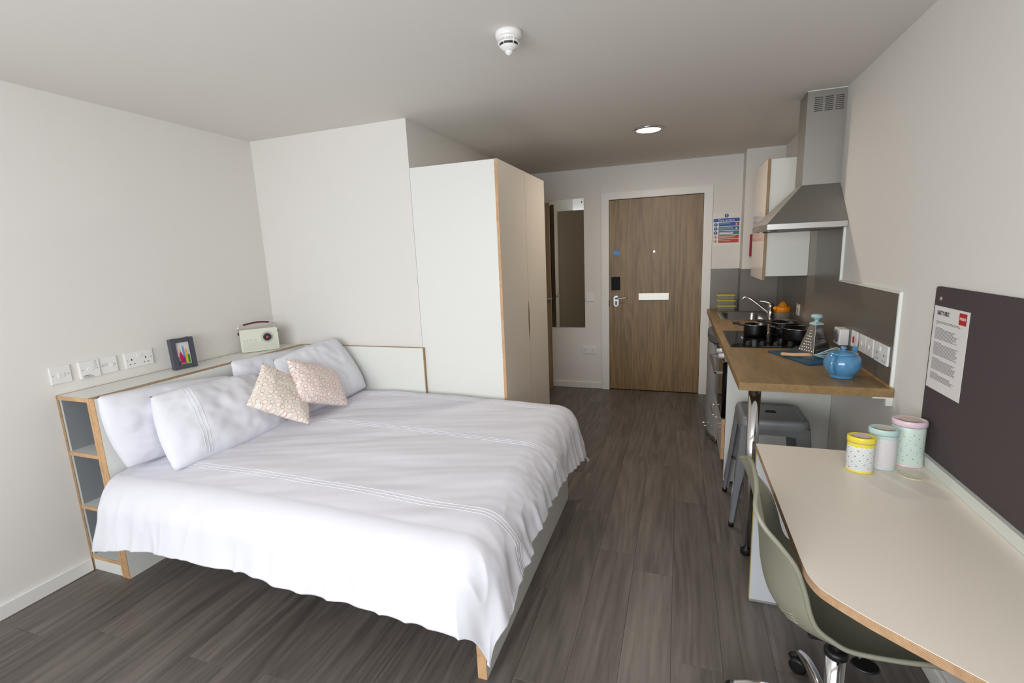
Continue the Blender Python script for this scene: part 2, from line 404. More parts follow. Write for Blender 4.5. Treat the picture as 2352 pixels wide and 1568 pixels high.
text('sign_lettering', 'keep shut', .0125, SIGNW, ds, (-.634, yd-.0018, 1.488), (1, 0, 0), (0, 0, 1), align='CENTER')
for dx in (-.030, .030): plane_disc('screw', -.634+dx, 1.497, .0022, PLAST, ds, PF(yd-.0015), .0015, 10)
bobj('lock_strike', (EX0-.002, EX0+.004, YF-.012, YF+.006, .93, 1.0), DARKS, door1)

# ------------------------------------------------------------------ ensuite door, ajar (setting)
bm = bmesh.new()
for y0, y1 in ((DY0-.075, DY0-.005),): box(bm, XW, XW+.016, y0, y1, 0, DZ+.07)
box(bm, XW, XW+.016, DY0-.005, DY1+.005, DZ, DZ+.07); box(bm, XW, XW+.016, DY1+.005, DY1+.075, 0, DZ+.07)
box(bm, XW-.1, XW+.004, DY0-.014, DY0, 0, DZ); box(bm, XW-.1, XW+.004, DY1, DY1+.012, 0, DZ)
fr2 = struct('door_2', bm, TRIM)
ang = math.atan2(5.10-4.22, -1.338+1.612); 
leaf = bpy.data.objects.new('x', None)
bm = bmesh.new(); box(bm, 0, .93, 0, .040, .006, 2.05); bevel(bm, .0015, 1)
T = Matrix.Translation((-1.606, 4.225, 0)) @ Matrix.Rotation(ang, 4, 'Z')
bm.transform(T); leaf2 = obj('door_leaf', bm, OAKD, fr2)
bm = bmesh.new(); tube(bm, smooth_curve([(.88, .0, 1.035), (.88, -.05, 1.035), (.865, -.062, 1.035), (.79, -.062, 1.037)], 5), .0085, 10); lathe(bm, [(.024, 0), (.024, .008)], n=20)
for v in bm.verts:
    pass
bm.free()
bm = bmesh.new(); tube(bm, smooth_curve([(.88, .0, 1.035), (.88, -.028, 1.035), (.865, -.036, 1.035), (.77, -.036, 1.037)], 5), .0085, 10); tube(bm, [(.88, 0, 1.035), (.88, -.008, 1.035)], .025, 20); bm.transform(T)
obj('lever', bm, CHROME, leaf2)
bpy.data.objects.remove(leaf)

# ------------------------------------------------------------------ small wall plates
def plate_frame(face):
    """(origin-free) mapping (u right, v up, w out) for each wall"""
    if face == 'left':  return lambda y0, z0: (lambda u, v, w_: (XL+w_, y0+u, z0+v))
    if face == 'right': return lambda y0, z0: (lambda u, v, w_: (XR-.007-w_, y0-u, z0+v))
    if face == 'rightwall': return lambda y0, z0: (lambda u, v, w_: (XR-w_, y0-u, z0+v))
    return lambda x0, z0: (lambda u, v, w_: (x0+u, YF-w_, z0+v))
def pbox(name, P, u0, u1, v0, v1, w0, w1, m, parent=None, bev=0, label=None):
    bm = bmesh.new(); vs = []
    for u in (u0, u1):
        for v in (v0, v1):
            for w_ in (w0, w1): vs.append(bm.verts.new(P(u, v, w_)))
    for q in ((0, 1, 3, 2), (4, 6, 7, 5), (0, 4, 5, 1), (2, 3, 7, 6), (0, 2, 6, 4), (1, 5, 7, 3)): bm.faces.new([vs[i] for i in q])
    if bev: bevel(bm, bev, 2)
    return obj(name, bm, m, parent, label=label)
def plate(name, label, cat, face, a, z, w_, h, rockers=(), slots=(), screws=True, mt=PLAST, group=None, d=.009):
    P = plate_frame(face)(a, z)
    c = P(0, 0, 0); t = thing(name, label, cat, c, 0, group)
    pbox('face_plate', P, 0, w_, 0, h, 0, d, mt, t, .0025)
    if screws:
        for u in ((.012, w_-.012) if w_ < .1 else (.013, w_-.013)): plane_disc('screw', u, h/2, .0028, PLASTD, t, (lambda P: lambda u, v, w2: P(u, v, w2+d))(P), .0005, 10)
    for (u, v, rw, rh) in rockers: pbox('rocker', P, u, u+rw, v, v+rh, d-.001, d+.0035, PLAST, t, .001)
    if slots:
        bm = bmesh.new()
        for (u, v, rw, rh) in slots:
            vs = [bm.verts.new(P(uu, vv, ww)) for uu in (u, u+rw) for vv in (v, v+rh) for ww in (d-.0005, d+.0004)]
            for q in ((0, 1, 3, 2), (4, 6, 7, 5), (0, 4, 5, 1), (2, 3, 7, 6), (0, 2, 6, 4), (1, 5, 7, 3)): bm.faces.new([vs[i] for i in q])
        obj('socket_holes', bm, SLOT, t)['kind'] = 'stuff'
    return t, P
def uk(u, v): return [(u-.003, v+.022, .006, .010), (u-.014, v, .007, .004), (u+.008, v, .007, .004)]
plate('light_switch', 'white twin rocker light switch, leftmost plate above the bed shelf', 'switch', 'left', 1.371, .996, .086, .086, [(.030, .030, .013, .024), (.044, .030, .013, .024)])
t, P = plate('thermostat', 'white heating control plate with oval dial, second plate above the bed shelf', 'control', 'left', 1.490, .994, .090, .088, d=.016)
bm = bmesh.new(); n = 24; lo = [bm.verts.new(P(.046+.016*math.cos(2*PI*i/n), .046+.012*math.sin(2*PI*i/n), .0155)) for i in range(n)]; hi = [bm.verts.new(P(.046+.014*math.cos(2*PI*i/n), .046+.010*math.sin(2*PI*i/n), .019)) for i in range(n)]
bm.faces.new(hi); [bm.faces.new((lo[i], lo[(i+1) % n], hi[(i+1) % n], hi[i])) for i in range(n)]; obj('dial', bm, PLAST, t)
plane_boxes('printed_text', [(.012, .044, .014, .0165), (.012, .056, .009, .0105), (.012, .060, .004, .0055)], INK, t, (lambda P: lambda u, v, w2: P(u, v, w2+.016))(P))
plane_boxes('printed_text', [(.066, .078, .082-.007*k, .083-.007*k) for k in range(5)], INK, t, (lambda P: lambda u, v, w2: P(u, v, w2+.016))(P))
plate('switch_plate', 'white square fused switch plate touching the oval-dial control', 'switch', 'left', 1.582, .996, .086, .086, [(.050, .032, .014, .018)], [(.012, .05, .03, .001), (.012, .042, .03, .001)])
plate('wall_socket', 'white double socket with one centre switch, rightmost plate above the bed shelf', 'socket', 'left', 1.706, .996, .150, .086, [(.064, .056, .024, .018)], uk(.034, .018)+uk(.108, .018))
plate('light_switch', 'beige square switch plate right of the tall mirror', 'switch', 'far', -.964, .987, .086, .086, [(.037, .034, .012, .018)])
plate('wall_socket', 'beige double socket low on the wall between mirror and entrance door', 'socket', 'far', -1.008, .399, .150, .086, [(.052, .052, .014, .02), (.084, .052, .014, .02)], uk(.030, .016)+uk(.112, .016))
plate('wall_socket', 'white switched socket on grey splashback behind the orange juicer', 'socket', 'right', 4.17, .985, .086, .086, [(.036, .052, .014, .02)], uk(.043, .012))
t, P = plate('cooker_switch', 'white cooker switch plate with red rocker on the splashback, above the whisk', 'switch', 'right', 2.895, .985, .086, .086, [])
pbox('rocker', P, .034, .050, .026, .058, .009, .013, RED, t, .001, label='red rocker')
t = thing('timer_switch', 'white box with grey dial sticking out of the splashback, left of the red cooker switch', 'switch', (XR-.007, 3.05, .98))
P = plate_frame('right')(3.055, .975)
pbox('housing', P, 0, .10, 0, .088, 0, .045, PLAST, t, .004)
bm = bmesh.new(); n = 24
for k, (r, w0) in enumerate(((.036, .0), )):
    lo = [bm.verts.new((XR-.030+.026*math.cos(2*PI*i/n)*.6, 3.0555, 1.019+.036*math.sin(2*PI*i/n))) for i in range(n)]
    hi = [bm.verts.new((XR-.030+.022*math.cos(2*PI*i/n)*.6, 3.0595, 1.019+.032*math.sin(2*PI*i/n))) for i in range(n)]
    bm.faces.new(hi); [bm.faces.new((lo[i], lo[(i+1) % n], hi[(i+1) % n], hi[i])) for i in range(n)]
bm.free()
# grey dial disc on the near-facing side of the housing
bm = bmesh.new(); lo = []; hi = []
for i in range(n):
    a = 2*PI*i/n; lo.append(bm.verts.new((XR-.0525, 3.005+.034*math.cos(a), 1.019+.036*math.sin(a)))); hi.append(bm.verts.new((XR-.0575, 3.005+.030*math.cos(a), 1.019+.032*math.sin(a))))
bm.faces.new(hi); [bm.faces.new((lo[i], lo[(i+1) % n], hi[(i+1) % n], hi[i])) for i in range(n)]
obj('dial', bm, FRCAP, t, label='grey dial')
plate('light_switch', 'white switch plate on the splashback just right of the red cooker switch', 'switch', 'right', 2.780, .985, .092, .086, [(.030, .034, .012, .018)])
plate('light_switch', 'white switch plate on the splashback just left of the double socket by the teapot', 'switch', 'right', 2.686, .985, .092, .086, [(.036, .034, .012, .018)])
plate('wall_socket', 'white double socket on the splashback nearest the worktop end, beside the teapot', 'socket', 'right', 2.575, .984, .150, .088, [(.052, .054, .02, .018)], uk(.034, .014)+uk(.112, .014))

# ------------------------------------------------------------------ mirror, fire sign, ceiling fittings
t = thing('wall_mirror', 'tall frameless mirror on the far wall beside the entrance door', 'mirror', (-1.16, YF, .696))
bobj('glass', (-1.352, -.975, YF-.006, YF-.0005, .696, 2.086), MIRROR, t, .0015)
for x, z in ((-.998, 2.045), (-.998, .735), (-1.33, .735)): plane_disc('screw', x, z, .007, DARKS, t, PF(YF-.006), .003, 12)
sg = thing('fire_action_sign', 'blue and red fire action notice on the wall right of the entrance door', 'sign', (.425, YF, 1.66))
P = PF(YF-.0005)
sheet = plane_boxes('sign_sheet', [(.301, .548, 1.530, 1.842)], SIGNW, sg, P, .0008)
P = PF(YF-.0014)
plane_boxes('blue_panel', [(.308, .542, 1.758, 1.790)], SIGNB, sg, P)
text('sign_lettering', 'Fire action', .034, SIGNW, sg, (.425, YF-.0024, 1.763), (1, 0, 0), (0, 0, 1), align='CENTER')
for k, (m, z) in enumerate(((SIGNB, 1.716), (SIGNB, 1.676), (SIGNB, 1.636), (SIGNR, 1.596), (SIGNR, 1.556))):
    plane_boxes('blue_panel' if k < 3 else 'red_panel', [(.357, .540, z, z+.034)], m, sg, P)
    plane_boxes('printed_text', [(.363, .363+(.095, .12, .13, .15, .10)[k], z+.020, z+.0235)]+([(.363, .363+(0, .13, 0, .13, 0)[k], z+.010, z+.0135)] if k in (1, 3) else []), SIGNW, sg, PF(YF-.0022))
    if k < 3:
        plane_boxes('pictogram', [(.502, .530, z+.004, z+.030)], (SIGNR, SIGNG, SIGNG)[k], sg, PF(YF-.0022))
        plane_boxes('pictogram_mark', [(.510, .520, z+.008, z+.024)], SIGNW if k < 2 else SIGNG, sg, PF(YF-.003))
    if k == 2: plane_boxes('written_strip', [(.363, .49, z+.004, z+.017)], SIGNW, sg, PF(YF-.0022))
    r = plane_disc('round_symbol', .330, z+.017, .0165, SIGNB if k < 3 else SIGNR, sg, P)
    if k < 3: plane_boxes('exclamation_mark', [(.3275, .3325, z+.014, z+.028), (.3275, .3325, z+.006, z+.010)], SIGNW, sg, PF(YF-.0022))
    else:
        plane_disc('symbol_field', .330, z+.017, .0135, SIGNW, sg, PF(YF-.0022)); plane_boxes('symbol_mark', [(.326, .334, z+.010, z+.024)], INK, sg, PF(YF-.003))
plane_disc('round_symbol', .425, 1.815, .0185, SIGNB, sg, P); plane_boxes('exclamation_mark', [(.4225, .4275, 1.812, 1.827), (.4225, .4275, 1.803, 1.808)], SIGNW, sg, PF(YF-.0022))
tag(bobj('fire_blanket', (.612, .80, 4.985, 5.014, 1.42, 1.622), REDP, None, .004), 'red fire blanket case hung on the pillar behind the wall cabinet', 'fire blanket')

def smoke_detector():
    c = (-.648, 1.935, ZC)
    t = thing('smoke_detector', 'white round smoke detector on the ceiling', 'detector', c)
    def L(name, prof, m, **k):
        bm = bmesh.new(); lathe(bm, prof, c, 40, **k); return obj(name, bm, m, t)
    L('base', [(.051, 0), (.052, -.006), (.051, -.019), (.047, -.024)], PLAST)
    L('collar', [(.046, -.022), (.045, -.026), (.043, -.034), (.040, -.040)], PLAST)
    bm = bmesh.new()
    for i in range(44):
        a = 2*PI*i/44; p = [(c[0]+.0445*math.cos(a+s), c[1]+.0445*math.sin(a+s)) for s in (-.025, .025)]
        q = [(c[0]+.040*math.cos(a+s), c[1]+.040*math.sin(a+s)) for s in (-.025, .025)]
        v = [bm.verts.new((x, y, ZC-.0265)) for x, y in p]+[bm.verts.new((x*1.0, y*1.0, ZC-.0385)) for x, y in [(c[0]+.0425*math.cos(a+s), c[1]+.0425*math.sin(a+s)) for s in (.025, -.025)]]
        bm.faces.new(v)
    obj('vent_slits', bm, PLASTD, t)['kind'] = 'stuff'
    L('dark_chamber', [(.036, -.038), (.034, -.050)], BLACKP)
    L('ring', [(.0395, -.037), (.041, -.040), (.040, -.0425), (.037, -.0425)], PLAST)
    L('cap', [(.035, -.050), (.034, -.054), (.027, -.061), (.018, -.066), (.017, -.067)], PLAST)
    L('lens', [(.016, -.066), (.015, -.073), (.010, -.080), (.003, -.083)], PLAST)
    for i in range(6):
        a = 2*PI*(i+.3)/6; bm = bmesh.new(); tube(bm, [(c[0]+.044*math.cos(a), c[1]+.044*math.sin(a), ZC-.026), (c[0]+.040*math.cos(a), c[1]+.040*math.sin(a), ZC-.041), (c[0]+.033*math.cos(a), c[1]+.033*math.sin(a), ZC-.053)], .0022, 6); obj('rib', bm, PLAST, t)
    bobj('led', (c[0]-.051, c[0]-.045, c[1]-.01, c[1]+.004, ZC-.006, ZC-.002), DARKS, t)
smoke_detector()
c = (-.232, 3.79, ZC)
t = thing('ceiling_downlight', 'round glowing downlight in the corridor ceiling', 'ceiling light', c)
bm = bmesh.new(); lathe(bm, [(.094, 0), (.100, 0), (.103, -.004), (.098, -.009), (.086, -.012), (.082, -.005)], c, 48, cap=False); obj('bezel', bm, CHROME, t)
bm = bmesh.new(); lathe(bm, [(.0825, -.002), (.0825, -.010)], c, 48); obj('diffuser', bm, LAMPG, t)
dl = area('downlight_lamp', (c[0], c[1], ZC-.016), (0, 0, 0), .15, .15, 9, (1.0, .88, .74))

# ------------------------------------------------------------------ headboard shelf unit
ZS = .941; YS = 1.379; XS = -2.58
hs = thing('headboard_shelf', 'white headboard ledge with wood edges and open grey shelves at its near end', 'shelf unit', ((XL+XS)/2, 2.06, 0))
y1 = YB-.002
bobj('back_panel', (XL+.001, XL+.018, YS+.003, y1, 0, ZS), WHITE, hs)
bobj('edge_strip', (XL+.001, XL+.018, YS, YS+.003, 0, ZS), PLYB, hs)
bobj('edge_strip', (XL+.001, XL+.006, YS+.003, y1, ZS, ZS+.001), PLYB, hs)
# the ledge and the two-layer front panel
bobj('ledge', (XL+.018, XS-.054, YS+.003, y1, ZS-.019, ZS), WHITE, hs)
bobj('edge_strip', (XL+.018, XS-.054, YS, YS+.003, ZS-.019, ZS), PLY, hs)
bobj('front_panel', (XS-.054, XS-.036, YS+.003, y1, 0, ZS-.001), WHITE, hs)
bobj('edge_strip', (XS-.054, XS-.038, YS, YS+.003, 0, ZS), PLY, hs)
bobj('front_panel', (XS-.036, XS, YS+.003, y1, 0, ZS-.001), WHITE, hs)
bobj('edge_strip', (XS-.036, XS, YS, YS+.003, 0, ZS), PLY, hs)
bobj('edge_strip', (XS-.050, XS-.001, YS+.003, y1, ZS-.001, ZS+.0005), PLYB, hs)
for z in (.655, .367, .085):
    s = bobj('shelf', (XL+.018, XS-.054, YS+.003, YS+.30, z-.019, z), SHELF, hs)
    bobj('edge_strip', (XL+.018, XS-.054, YS, YS+.003, z-.019, z), PLY, s)
bobj('plinth', (XL+.018, XS-.054, YS+.006, YS+.02, .0, .066), WHITE, hs)
bobj('compartment_back', (XL+.018, XS-.054, YS+.30, YS+.31, 0, ZS-.02), GREYIN, hs, label='grey back of the open shelves')
bobj('compartment_lining', (XL+.0182, XL+.020, YS+.010, YS+.30, .086, ZS-.02), GREYIN, hs)
bobj('compartment_lining', (XS-.056, XS-.0542, YS+.010, YS+.30, .086, ZS-.02), GREYIN, hs)
t = thing('bed_side_panel', 'white low panel with wood edges standing along the wall beside the pillows', 'panel', (-2.09, 2.745, 0))
bobj('panel', (XS+.002, -1.600, 2.735, YB-.002, 0, ZS-.001), WHITE, t)
bobj('edge_strip', (XS+.002, -1.594, 2.734, YB-.002, ZS-.001, ZS+.002), PLYB, t)
bobj('edge_strip', (-1.600, -1.594, 2.732, YB-.002, 0, ZS-.001), PLYB, t)

# ------------------------------------------------------------------ bed
XFT = -.633; Y0B, Y1B = 1.362, 2.728
bed = thing('double_bed', 'white double bed base with wood-edged foot panel', 'bed', (-1.6, 2.04, 0))
fp = bobj('foot_panel', (XFT-.036, XFT, Y0B+.003, Y1B, 0, .345), WHITE, bed)
bobj('edge_strip', (XFT-.036, XFT, Y0B, Y0B+.003, 0, .345), PLY, fp)
bobj('edge_strip', (XFT-.036, XFT, Y0B+.003, Y1B, .345, .346), PLY, fp)
bobj('side_rail', (XS+.002, XFT-.037, Y0B+.05, Y0B+.070, .27, .345), WHITE, bed)
bobj('side_rail', (XS+.002, XFT-.037, Y1B-.020, Y1B, .0, .345), WHITE, bed)
bobj('base_board', (XS+.002, XFT-.037, Y0B+.07, Y1B-.02, .33, .345), WHITE, bed)
for x in (-2.4, -1.6, -.8): bobj('leg', (x-.03, x+.03, Y0B+.52, Y0B+.58, 0, .33), GREYIN, bed)
bm = bmesh.new(); box(bm, XS+.004, XFT-.002, Y0B+.03, Y1B-.01, .347, .535); bevel(bm, .04, 4)
tag(obj('mattress', bm, MATT), 'white double mattress under the duvet', 'mattress')

def lerp(tab, x):
    if x <= tab[0][0]: return tab[0][1]
    for (a, va), (b, vb) in zip(tab, tab[1:]):
        if x <= b: t = (x-a)/(b-a); return va+(vb-va)*t
    return tab[-1][1]
YN0, XF0, YFA = 1.405, -.702, 2.650     # where the cloth starts to turn down
ZHN = [(-2.6, .252), (-2.41, .290), (-2.06, .322), (-1.78, .325), (-1.5, .312), (-1.25, .302), (-.97, .308), (-.8, .30), (-.7, .285), (-.6, .27)]
ZHF = [(1.28, .25), (1.40, .30), (1.50, .33), (1.60, .35), (1.76, .395), (2.12, .395), (2.5, .33), (2.66, .30), (2.9, .30)]
def nz(x, y, z=0): return noise.noise(Vector((x, y, z)))
def cloth(x, ta, y, tb, tc, raw=False):
    """x,y: base point on the flat top; ta: 0..1 down the foot side, tb: near side, tc: far side"""
    z0 = .572+.075*(y-1.36)/1.37+.012*math.sin((x+2.6)*1.6)-.02*max(0, (x+1.3))
    edge = min(1, max(0, (y-YN0)/.16)); z0 -= .012*(1-edge)
    Dn = z0-lerp(ZHN, x); Df = z0-lerp(ZHF, y if tb <= 0 else 1.36)
    Dc = (z0-.31)*lerp([(-1.2, .5), (-.95, .8), (-.66, 1.15)], x)
    a, b = ta, max(tb, tc); t = math.hypot(a, b); near = tb > 0
    Db = Dn if near else Dc
    c_, s_ = (a/t, b/t) if t > 0 else (0, 0)
    D = (Df*c_*c_+Db*s_*s_) if t > 0 else Df
    if near and a > 0: D += (.275-D)*4*c_*c_*s_*s_*.9
    if (not near) and a > 0 and b > 0: D += (.27-D)*4*c_*c_*s_*s_*.9
    r = .128
    L = r*PI/2+max(D-r, .02); dd = t*L
    if dd < r*PI/2: off, dr = r*math.sin(dd/r), r*(1-math.cos(dd/r))
    else: off, dr = r, r+(dd-r*PI/2)
    off += .045*t*t*(1 if t < 1 else 1+.5*(t-1))
    if near and t > 0: off *= 1-.55*c_*c_*s_*s_*4*.5*t
    cx_, sx_ = c_**.75, s_**.75
    if near: lim = 1
    else: lim = lerp([(-1.04, .0), (-.70, 1)], x)
    X = x+off*cx_; Z = z0-dr
    oy = off*sx_
    if near: Y = y-oy
    elif b > 0: Y = min(y+oy*.7, 2.729)*(1-lim)+(y+oy)*lim
    else: Y = y
    # wrinkles on the flat top
    top = max(0, 1-t*1.5)
    rot_u, rot_v = x*.94+y*.34, -x*.34+y*.94
    w1 = nz(rot_u*1.1, rot_v*3.2, 3)*.012+nz(rot_u*2.2+2, rot_v*9, 9)*.0065+nz(rot_u*4+5, rot_v*24, 12)*.0022
    Z += top*w1
    # ridges hanging down the sides
    if t > 0:
        g = min(1, t*1.1); P3 = Vector((X, Y, Z))
        if near: PH = x-1.6*0+X
        h = noise.noise(Vector((X*6, Y*6, Z*1.3+4)))*.022+(1-abs(noise.noise(Vector((X*11, Y*11, Z*1.8+9)))))**3*.016-.006
        if a > 0: h += noise.noise(Vector((X*26, Y*26, Z*2.5)))*.008*(c_ if near else 1)
        h *= g*(.9 if (near and a <= 0) else 1)
        if not near and b > 0: h *= lim
        X += h*cx_; Y += h*sx_*(-1 if near else 1)
        Z += g*t*.010*noise.noise(Vector((X*9, Y*9, 2)))
    if x < -2.3: X += (.055*min(1, tb*2.5)-.03*max(0, tb-.6)*2.5)*min(1, (-2.3-x)/.22)
    return Vector((X, Y, Z))
na, nb = 300, 250
def agrid():
    out = []
    nt_ = 225
    for i in range(nt_+1): out.append((-2.555+(XF0+2.555)*i/nt_, 0))
    for i in range(1, na-nt_+1): out.append((XF0, i/(na-nt_)))
    return out
def bgrid():
    out = []
    for i in range(70, 0, -1): out.append((YN0, i/70, 0))
    for i in range(131): out.append((YN0+(YFA-YN0)*i/130, 0, 0))
    for i in range(1, 51): out.append((YFA, 0, i/50))
    return out
bm = bmesh.new(); A = agrid(); Bg = bgrid(); rowsv = []
for (x, ta) in A:
    rowsv.append([bm.verts.new(cloth(x, ta, y, tb, tc)) for (y, tb, tc) in Bg])
for i in range(len(A)-1):
    for j in range(len(Bg)-1):
        fc = bm.faces.new((rowsv[i][j], rowsv[i+1][j], rowsv[i+1][j+1], rowsv[i][j+1])); fc.smooth = True
du = obj('duvet', bm, DUVET); tag(du, 'white cotton duvet with stitched pleat lines draped over the bed', 'duvet')
md = du.modifiers.new('thickness', 'SOLIDIFY'); md.thickness = .012; md.offset = -1
for yc, xs, xm in ((2.60, -2.1, 0), (2.125, -2.25, 0), (1.535, -2.32, 0)):
    for k in (-1, 0, 1):
        yy = yc+k*.017; bm = bmesh.new(); pts = []
        for (x, ta) in A[::3]:
            if x < xs: continue
            p = cloth(x, ta, yy-.35*(.02 if yc < 2 else .0)*0, 0, 0); p.z += .0006*(1-ta); p.x += .0008*ta; pts.append(p)
        tube(bm, pts, .0012, 6); obj('pleat_line', bm, DUVET, du)

# ------------------------------------------------------------------ pillows and cushions from four corners
def cushion(name, c, th, m, label, cat, group, nu=44, bow=-.035, seed=0, wr=.0075, sag=0, ex=.55):
    TL, TR, BR, BL = [Vector(p) for p in c]
    n = ((TR-BL).cross(TL-BR)).normalized()
    if n.x < 0: n = -n
    bm = bmesh.new(); uvl = bm.loops.layers.uv.new('UVMap')
    g = {}
    W = ((TR-TL).length+(BR-BL).length)/2; Hh = ((TL-BL).length+(TR-BR).length)/2
    for side in (1, -1):
        for i in range(nu+1):
            for j in range(nu+1):
                u, v = i/nu, j/nu
                ed = i in (0, nu) or j in (0, nu)
                if side == -1 and ed: g[(side, i, j)] = g[(1, i, j)]; continue
                # bow the edges inwards
                cu = u+(.5-u)*bow*2*math.sin(PI*v)*abs(2*u-1)**1.5; cv = v+(.5-v)*bow*2*math.sin(PI*u)*abs(2*v-1)**1.5
                p = (BL*(1-cu)+BR*cu)*(1-cv)+(TL*(1-cu)+TR*cu)*cv
                e = max(0, (1-abs(2*u-1)**2.8))**ex*max(0, (1-abs(2*v-1)**2.8))**ex
                d = th/2*e*side
                wk = nz(u*5+seed, v*3+seed*2, side)*wr*2.2+nz(u*13+seed, v*9, side*3)*wr
                rim = 1-min(1, 4*min(u, 1-u, v, 1-v))
                wk += rim*wr*1.2*nz((u+v)*14+seed, (u-v)*14, side)*side
                p = p+n*(d+wk*min(1, 6*min(u, 1-u, v, 1-v)+.15))
                p.z -= sag*math.sin(PI*u)*v
                g[(side, i, j)] = bm.verts.new(p)
    for side in (1, -1):
        for i in range(nu):
            for j in range(nu):
                q = [(i, j), (i+1, j), (i+1, j+1), (i, j+1)]
                try: fc = bm.faces.new([g[(side,)+k] for k in q])
                except ValueError: continue
                fc.smooth = True
                for l, k in zip(fc.loops, q): l[uvl].uv = (k[0]/nu*W/Hh, k[1]/nu)
    o = obj(name, bm, m); tag(o, label, cat, group)
    return o
def pillow_lines(o, c, us, th=.0):
    pass
PG = 'white bed pillows'
cushion('pillow', [(-2.505, 1.355, .965), (-2.50, 2.02, .895), (-2.44, 2.04, .60), (-2.47, 1.400, .600)], .16, PILLOW, 'white pillow flat against the headboard at the near end, behind another', 'pillow', PG, seed=3)
cushion('pillow', [(-2.43, 1.532, .918), (-2.405, 2.12, .885), (-2.17, 2.10, .60), (-2.225, 1.452, .590)], .20, PILLOW, 'white pillow leaning in front at the near end, with stitched lines by its left edge', 'pillow', PG, seed=11)
cushion('pillow', [(-2.505, 2.055, .972), (-2.50, 2.69, .925), (-2.44, 2.70, .62), (-2.44, 2.09, .61)], .15, PILLOW, 'white pillow behind at the far end, its corner poking up beside the radio', 'pillow', PG, seed=17)
cushion('pillow', [(-2.33, 2.20, .955), (-2.26, 2.69, 1.005), (-2.035, 2.685, .665), (-2.12, 2.15, .63)], .17, PILLOW, 'white pillow leaning at the far end against the low panel', 'pillow', PG, seed=23)
# raised stitch lines on the two front pillows
def stitch(o, c, th, us, seed, wr=.0075, bow=-.035, ex=.55):
    TL, TR, BR, BL = [Vector(p) for p in c]; n = ((TR-BL).cross(TL-BR)).normalized()
    if n.x < 0: n = -n
    for u in us:
        bm = bmesh.new(); pts = []
        for j in range(2, 39):
            v = j/40
            cu = u+(.5-u)*bow*2*math.sin(PI*v)*abs(2*u-1)**1.5; cv = v+(.5-v)*bow*2*math.sin(PI*u)*abs(2*v-1)**1.5
            p = (BL*(1-cu)+BR*cu)*(1-cv)+(TL*(1-cu)+TR*cu)*cv
            e = max(0, (1-abs(2*u-1)**2.8))**ex*max(0, (1-abs(2*v-1)**2.8))**ex
            wk = nz(u*5+seed, v*3+seed*2, 1)*wr*2.2+nz(u*13+seed, v*9, 3)*wr
            rim = 1-min(1, 4*min(u, 1-u, v, 1-v)); wk += rim*wr*1.2*nz((u+v)*14+seed, (u-v)*14, 1)
            pts.append(p+n*(th/2*e+wk*min(1, 6*min(u, 1-u, v, 1-v)+.15)+.0006))
        tube(bm, pts, .0014, 6); obj('pleat_line', bm, PILLOW, o)
pil = [o for o in COL.objects if o.name.startswith('pillow')]
stitch(bpy.data.objects['pillow.001'], [(-2.43, 1.532, .918), (-2.405, 2.12, .885), (-2.17, 2.10, .60), (-2.225, 1.452, .590)], .20, (.21, .235, .26), 11)
stitch(bpy.data.objects['pillow.003'], [(-2.33, 2.20, .955), (-2.26, 2.69, 1.005), (-2.035, 2.685, .665), (-2.12, 2.15, .63)], .17, (.84, .865, .89), 23)
cushion('cushion', [(-2.17, 1.975, .994), (-2.16, 2.27, .775), (-1.935, 2.015, .640), (-2.10, 1.775, .820)], .12, CUSH1, 'small cushion with orange rings, left of the pair on the pillows', 'cushion', 'ring-print cushions', seed=31, bow=.02, wr=.004)
cushion('cushion', [(-2.15, 2.125, .982), (-2.13, 2.49, .823), (-1.935, 2.355, .640), (-2.00, 2.035, .762)], .13, CUSH2, 'small cushion with pink-red rings, right of the pair, overlapping the other', 'cushion', 'ring-print cushions', seed=41, bow=.02, wr=.004)

# ------------------------------------------------------------------ wardrobe
YW1 = 3.788; ZW = 2.085
wd = thing('wardrobe', 'tall white two-door wardrobe with wood-edged side panel', 'wardrobe', (-1.32, 3.27, 0))
bobj('side_panel', (XW+.002, XWF-.018, YB, YB+.018, 0, ZW), WARD, wd)
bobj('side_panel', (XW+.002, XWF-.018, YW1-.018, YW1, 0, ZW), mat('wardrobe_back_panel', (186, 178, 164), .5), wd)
bobj('edge_strip', (XWF-.018, XWF-.016, YB, YB+.018, 0, ZW), PLYB, wd)
bobj('top_panel', (XW+.002, XWF-.02, YB+.018, YW1-.018, ZW-.018, ZW), WARD, wd)
bobj('plinth', (XW+.03, XWF-.05, YB+.018, YW1-.018, 0, .08), DARKS, wd)
bobj('inner_panel', (XWF-.024, XWF-.020, YB+.018, YW1-.018, .08, ZW-.018), GREYIN, wd)
ym = (YB+YW1)/2+.012
WARDD = mat('wardrobe_door_laminate', (216, 208, 196), .42)
def wdoor(y0, y1, side):
    bm = bmesh.new(); pts = []; N = 16; ye = y1 if side > 0 else y0
    # door outline in (y,z) with a shallow scooped finger grip on the meeting edge
    out = [(y0, .085), (y1, .085)] if side > 0 else [(y1, .085)]
    grip = [(ye-side*.016*math.sin(PI*k/N)**.8 if 0 < k < N else ye, .90+.30*k/N) for k in range(N+1)]
    if side > 0: poly = [(y0, .085), (y1, .085)]+grip+[(y1, ZW+.001), (y0, ZW+.001)]
    else: poly = [(y0, .085)]+[(y1, .085), (y1, ZW+.001), (y0, ZW+.001)]+grip[::-1]
    lo = [bm.verts.new((XWF-.018, y, z)) for y, z in poly]; hi = [bm.verts.new((XWF, y, z)) for y, z in poly]
    fa = bm.faces.new(hi); fb = bm.faces.new(lo[::-1])
    for i in range(len(poly)):
        fc = bm.faces.new((lo[i], lo[(i+1) % len(poly)], hi[(i+1) % len(poly)], hi[i])); fc.material_index = 1
    return obj('door', bm, [WARDD, PLYB], wd)
wdoor(YB, ym-.0015, 1); wdoor(ym+.0015, YW1, -1)
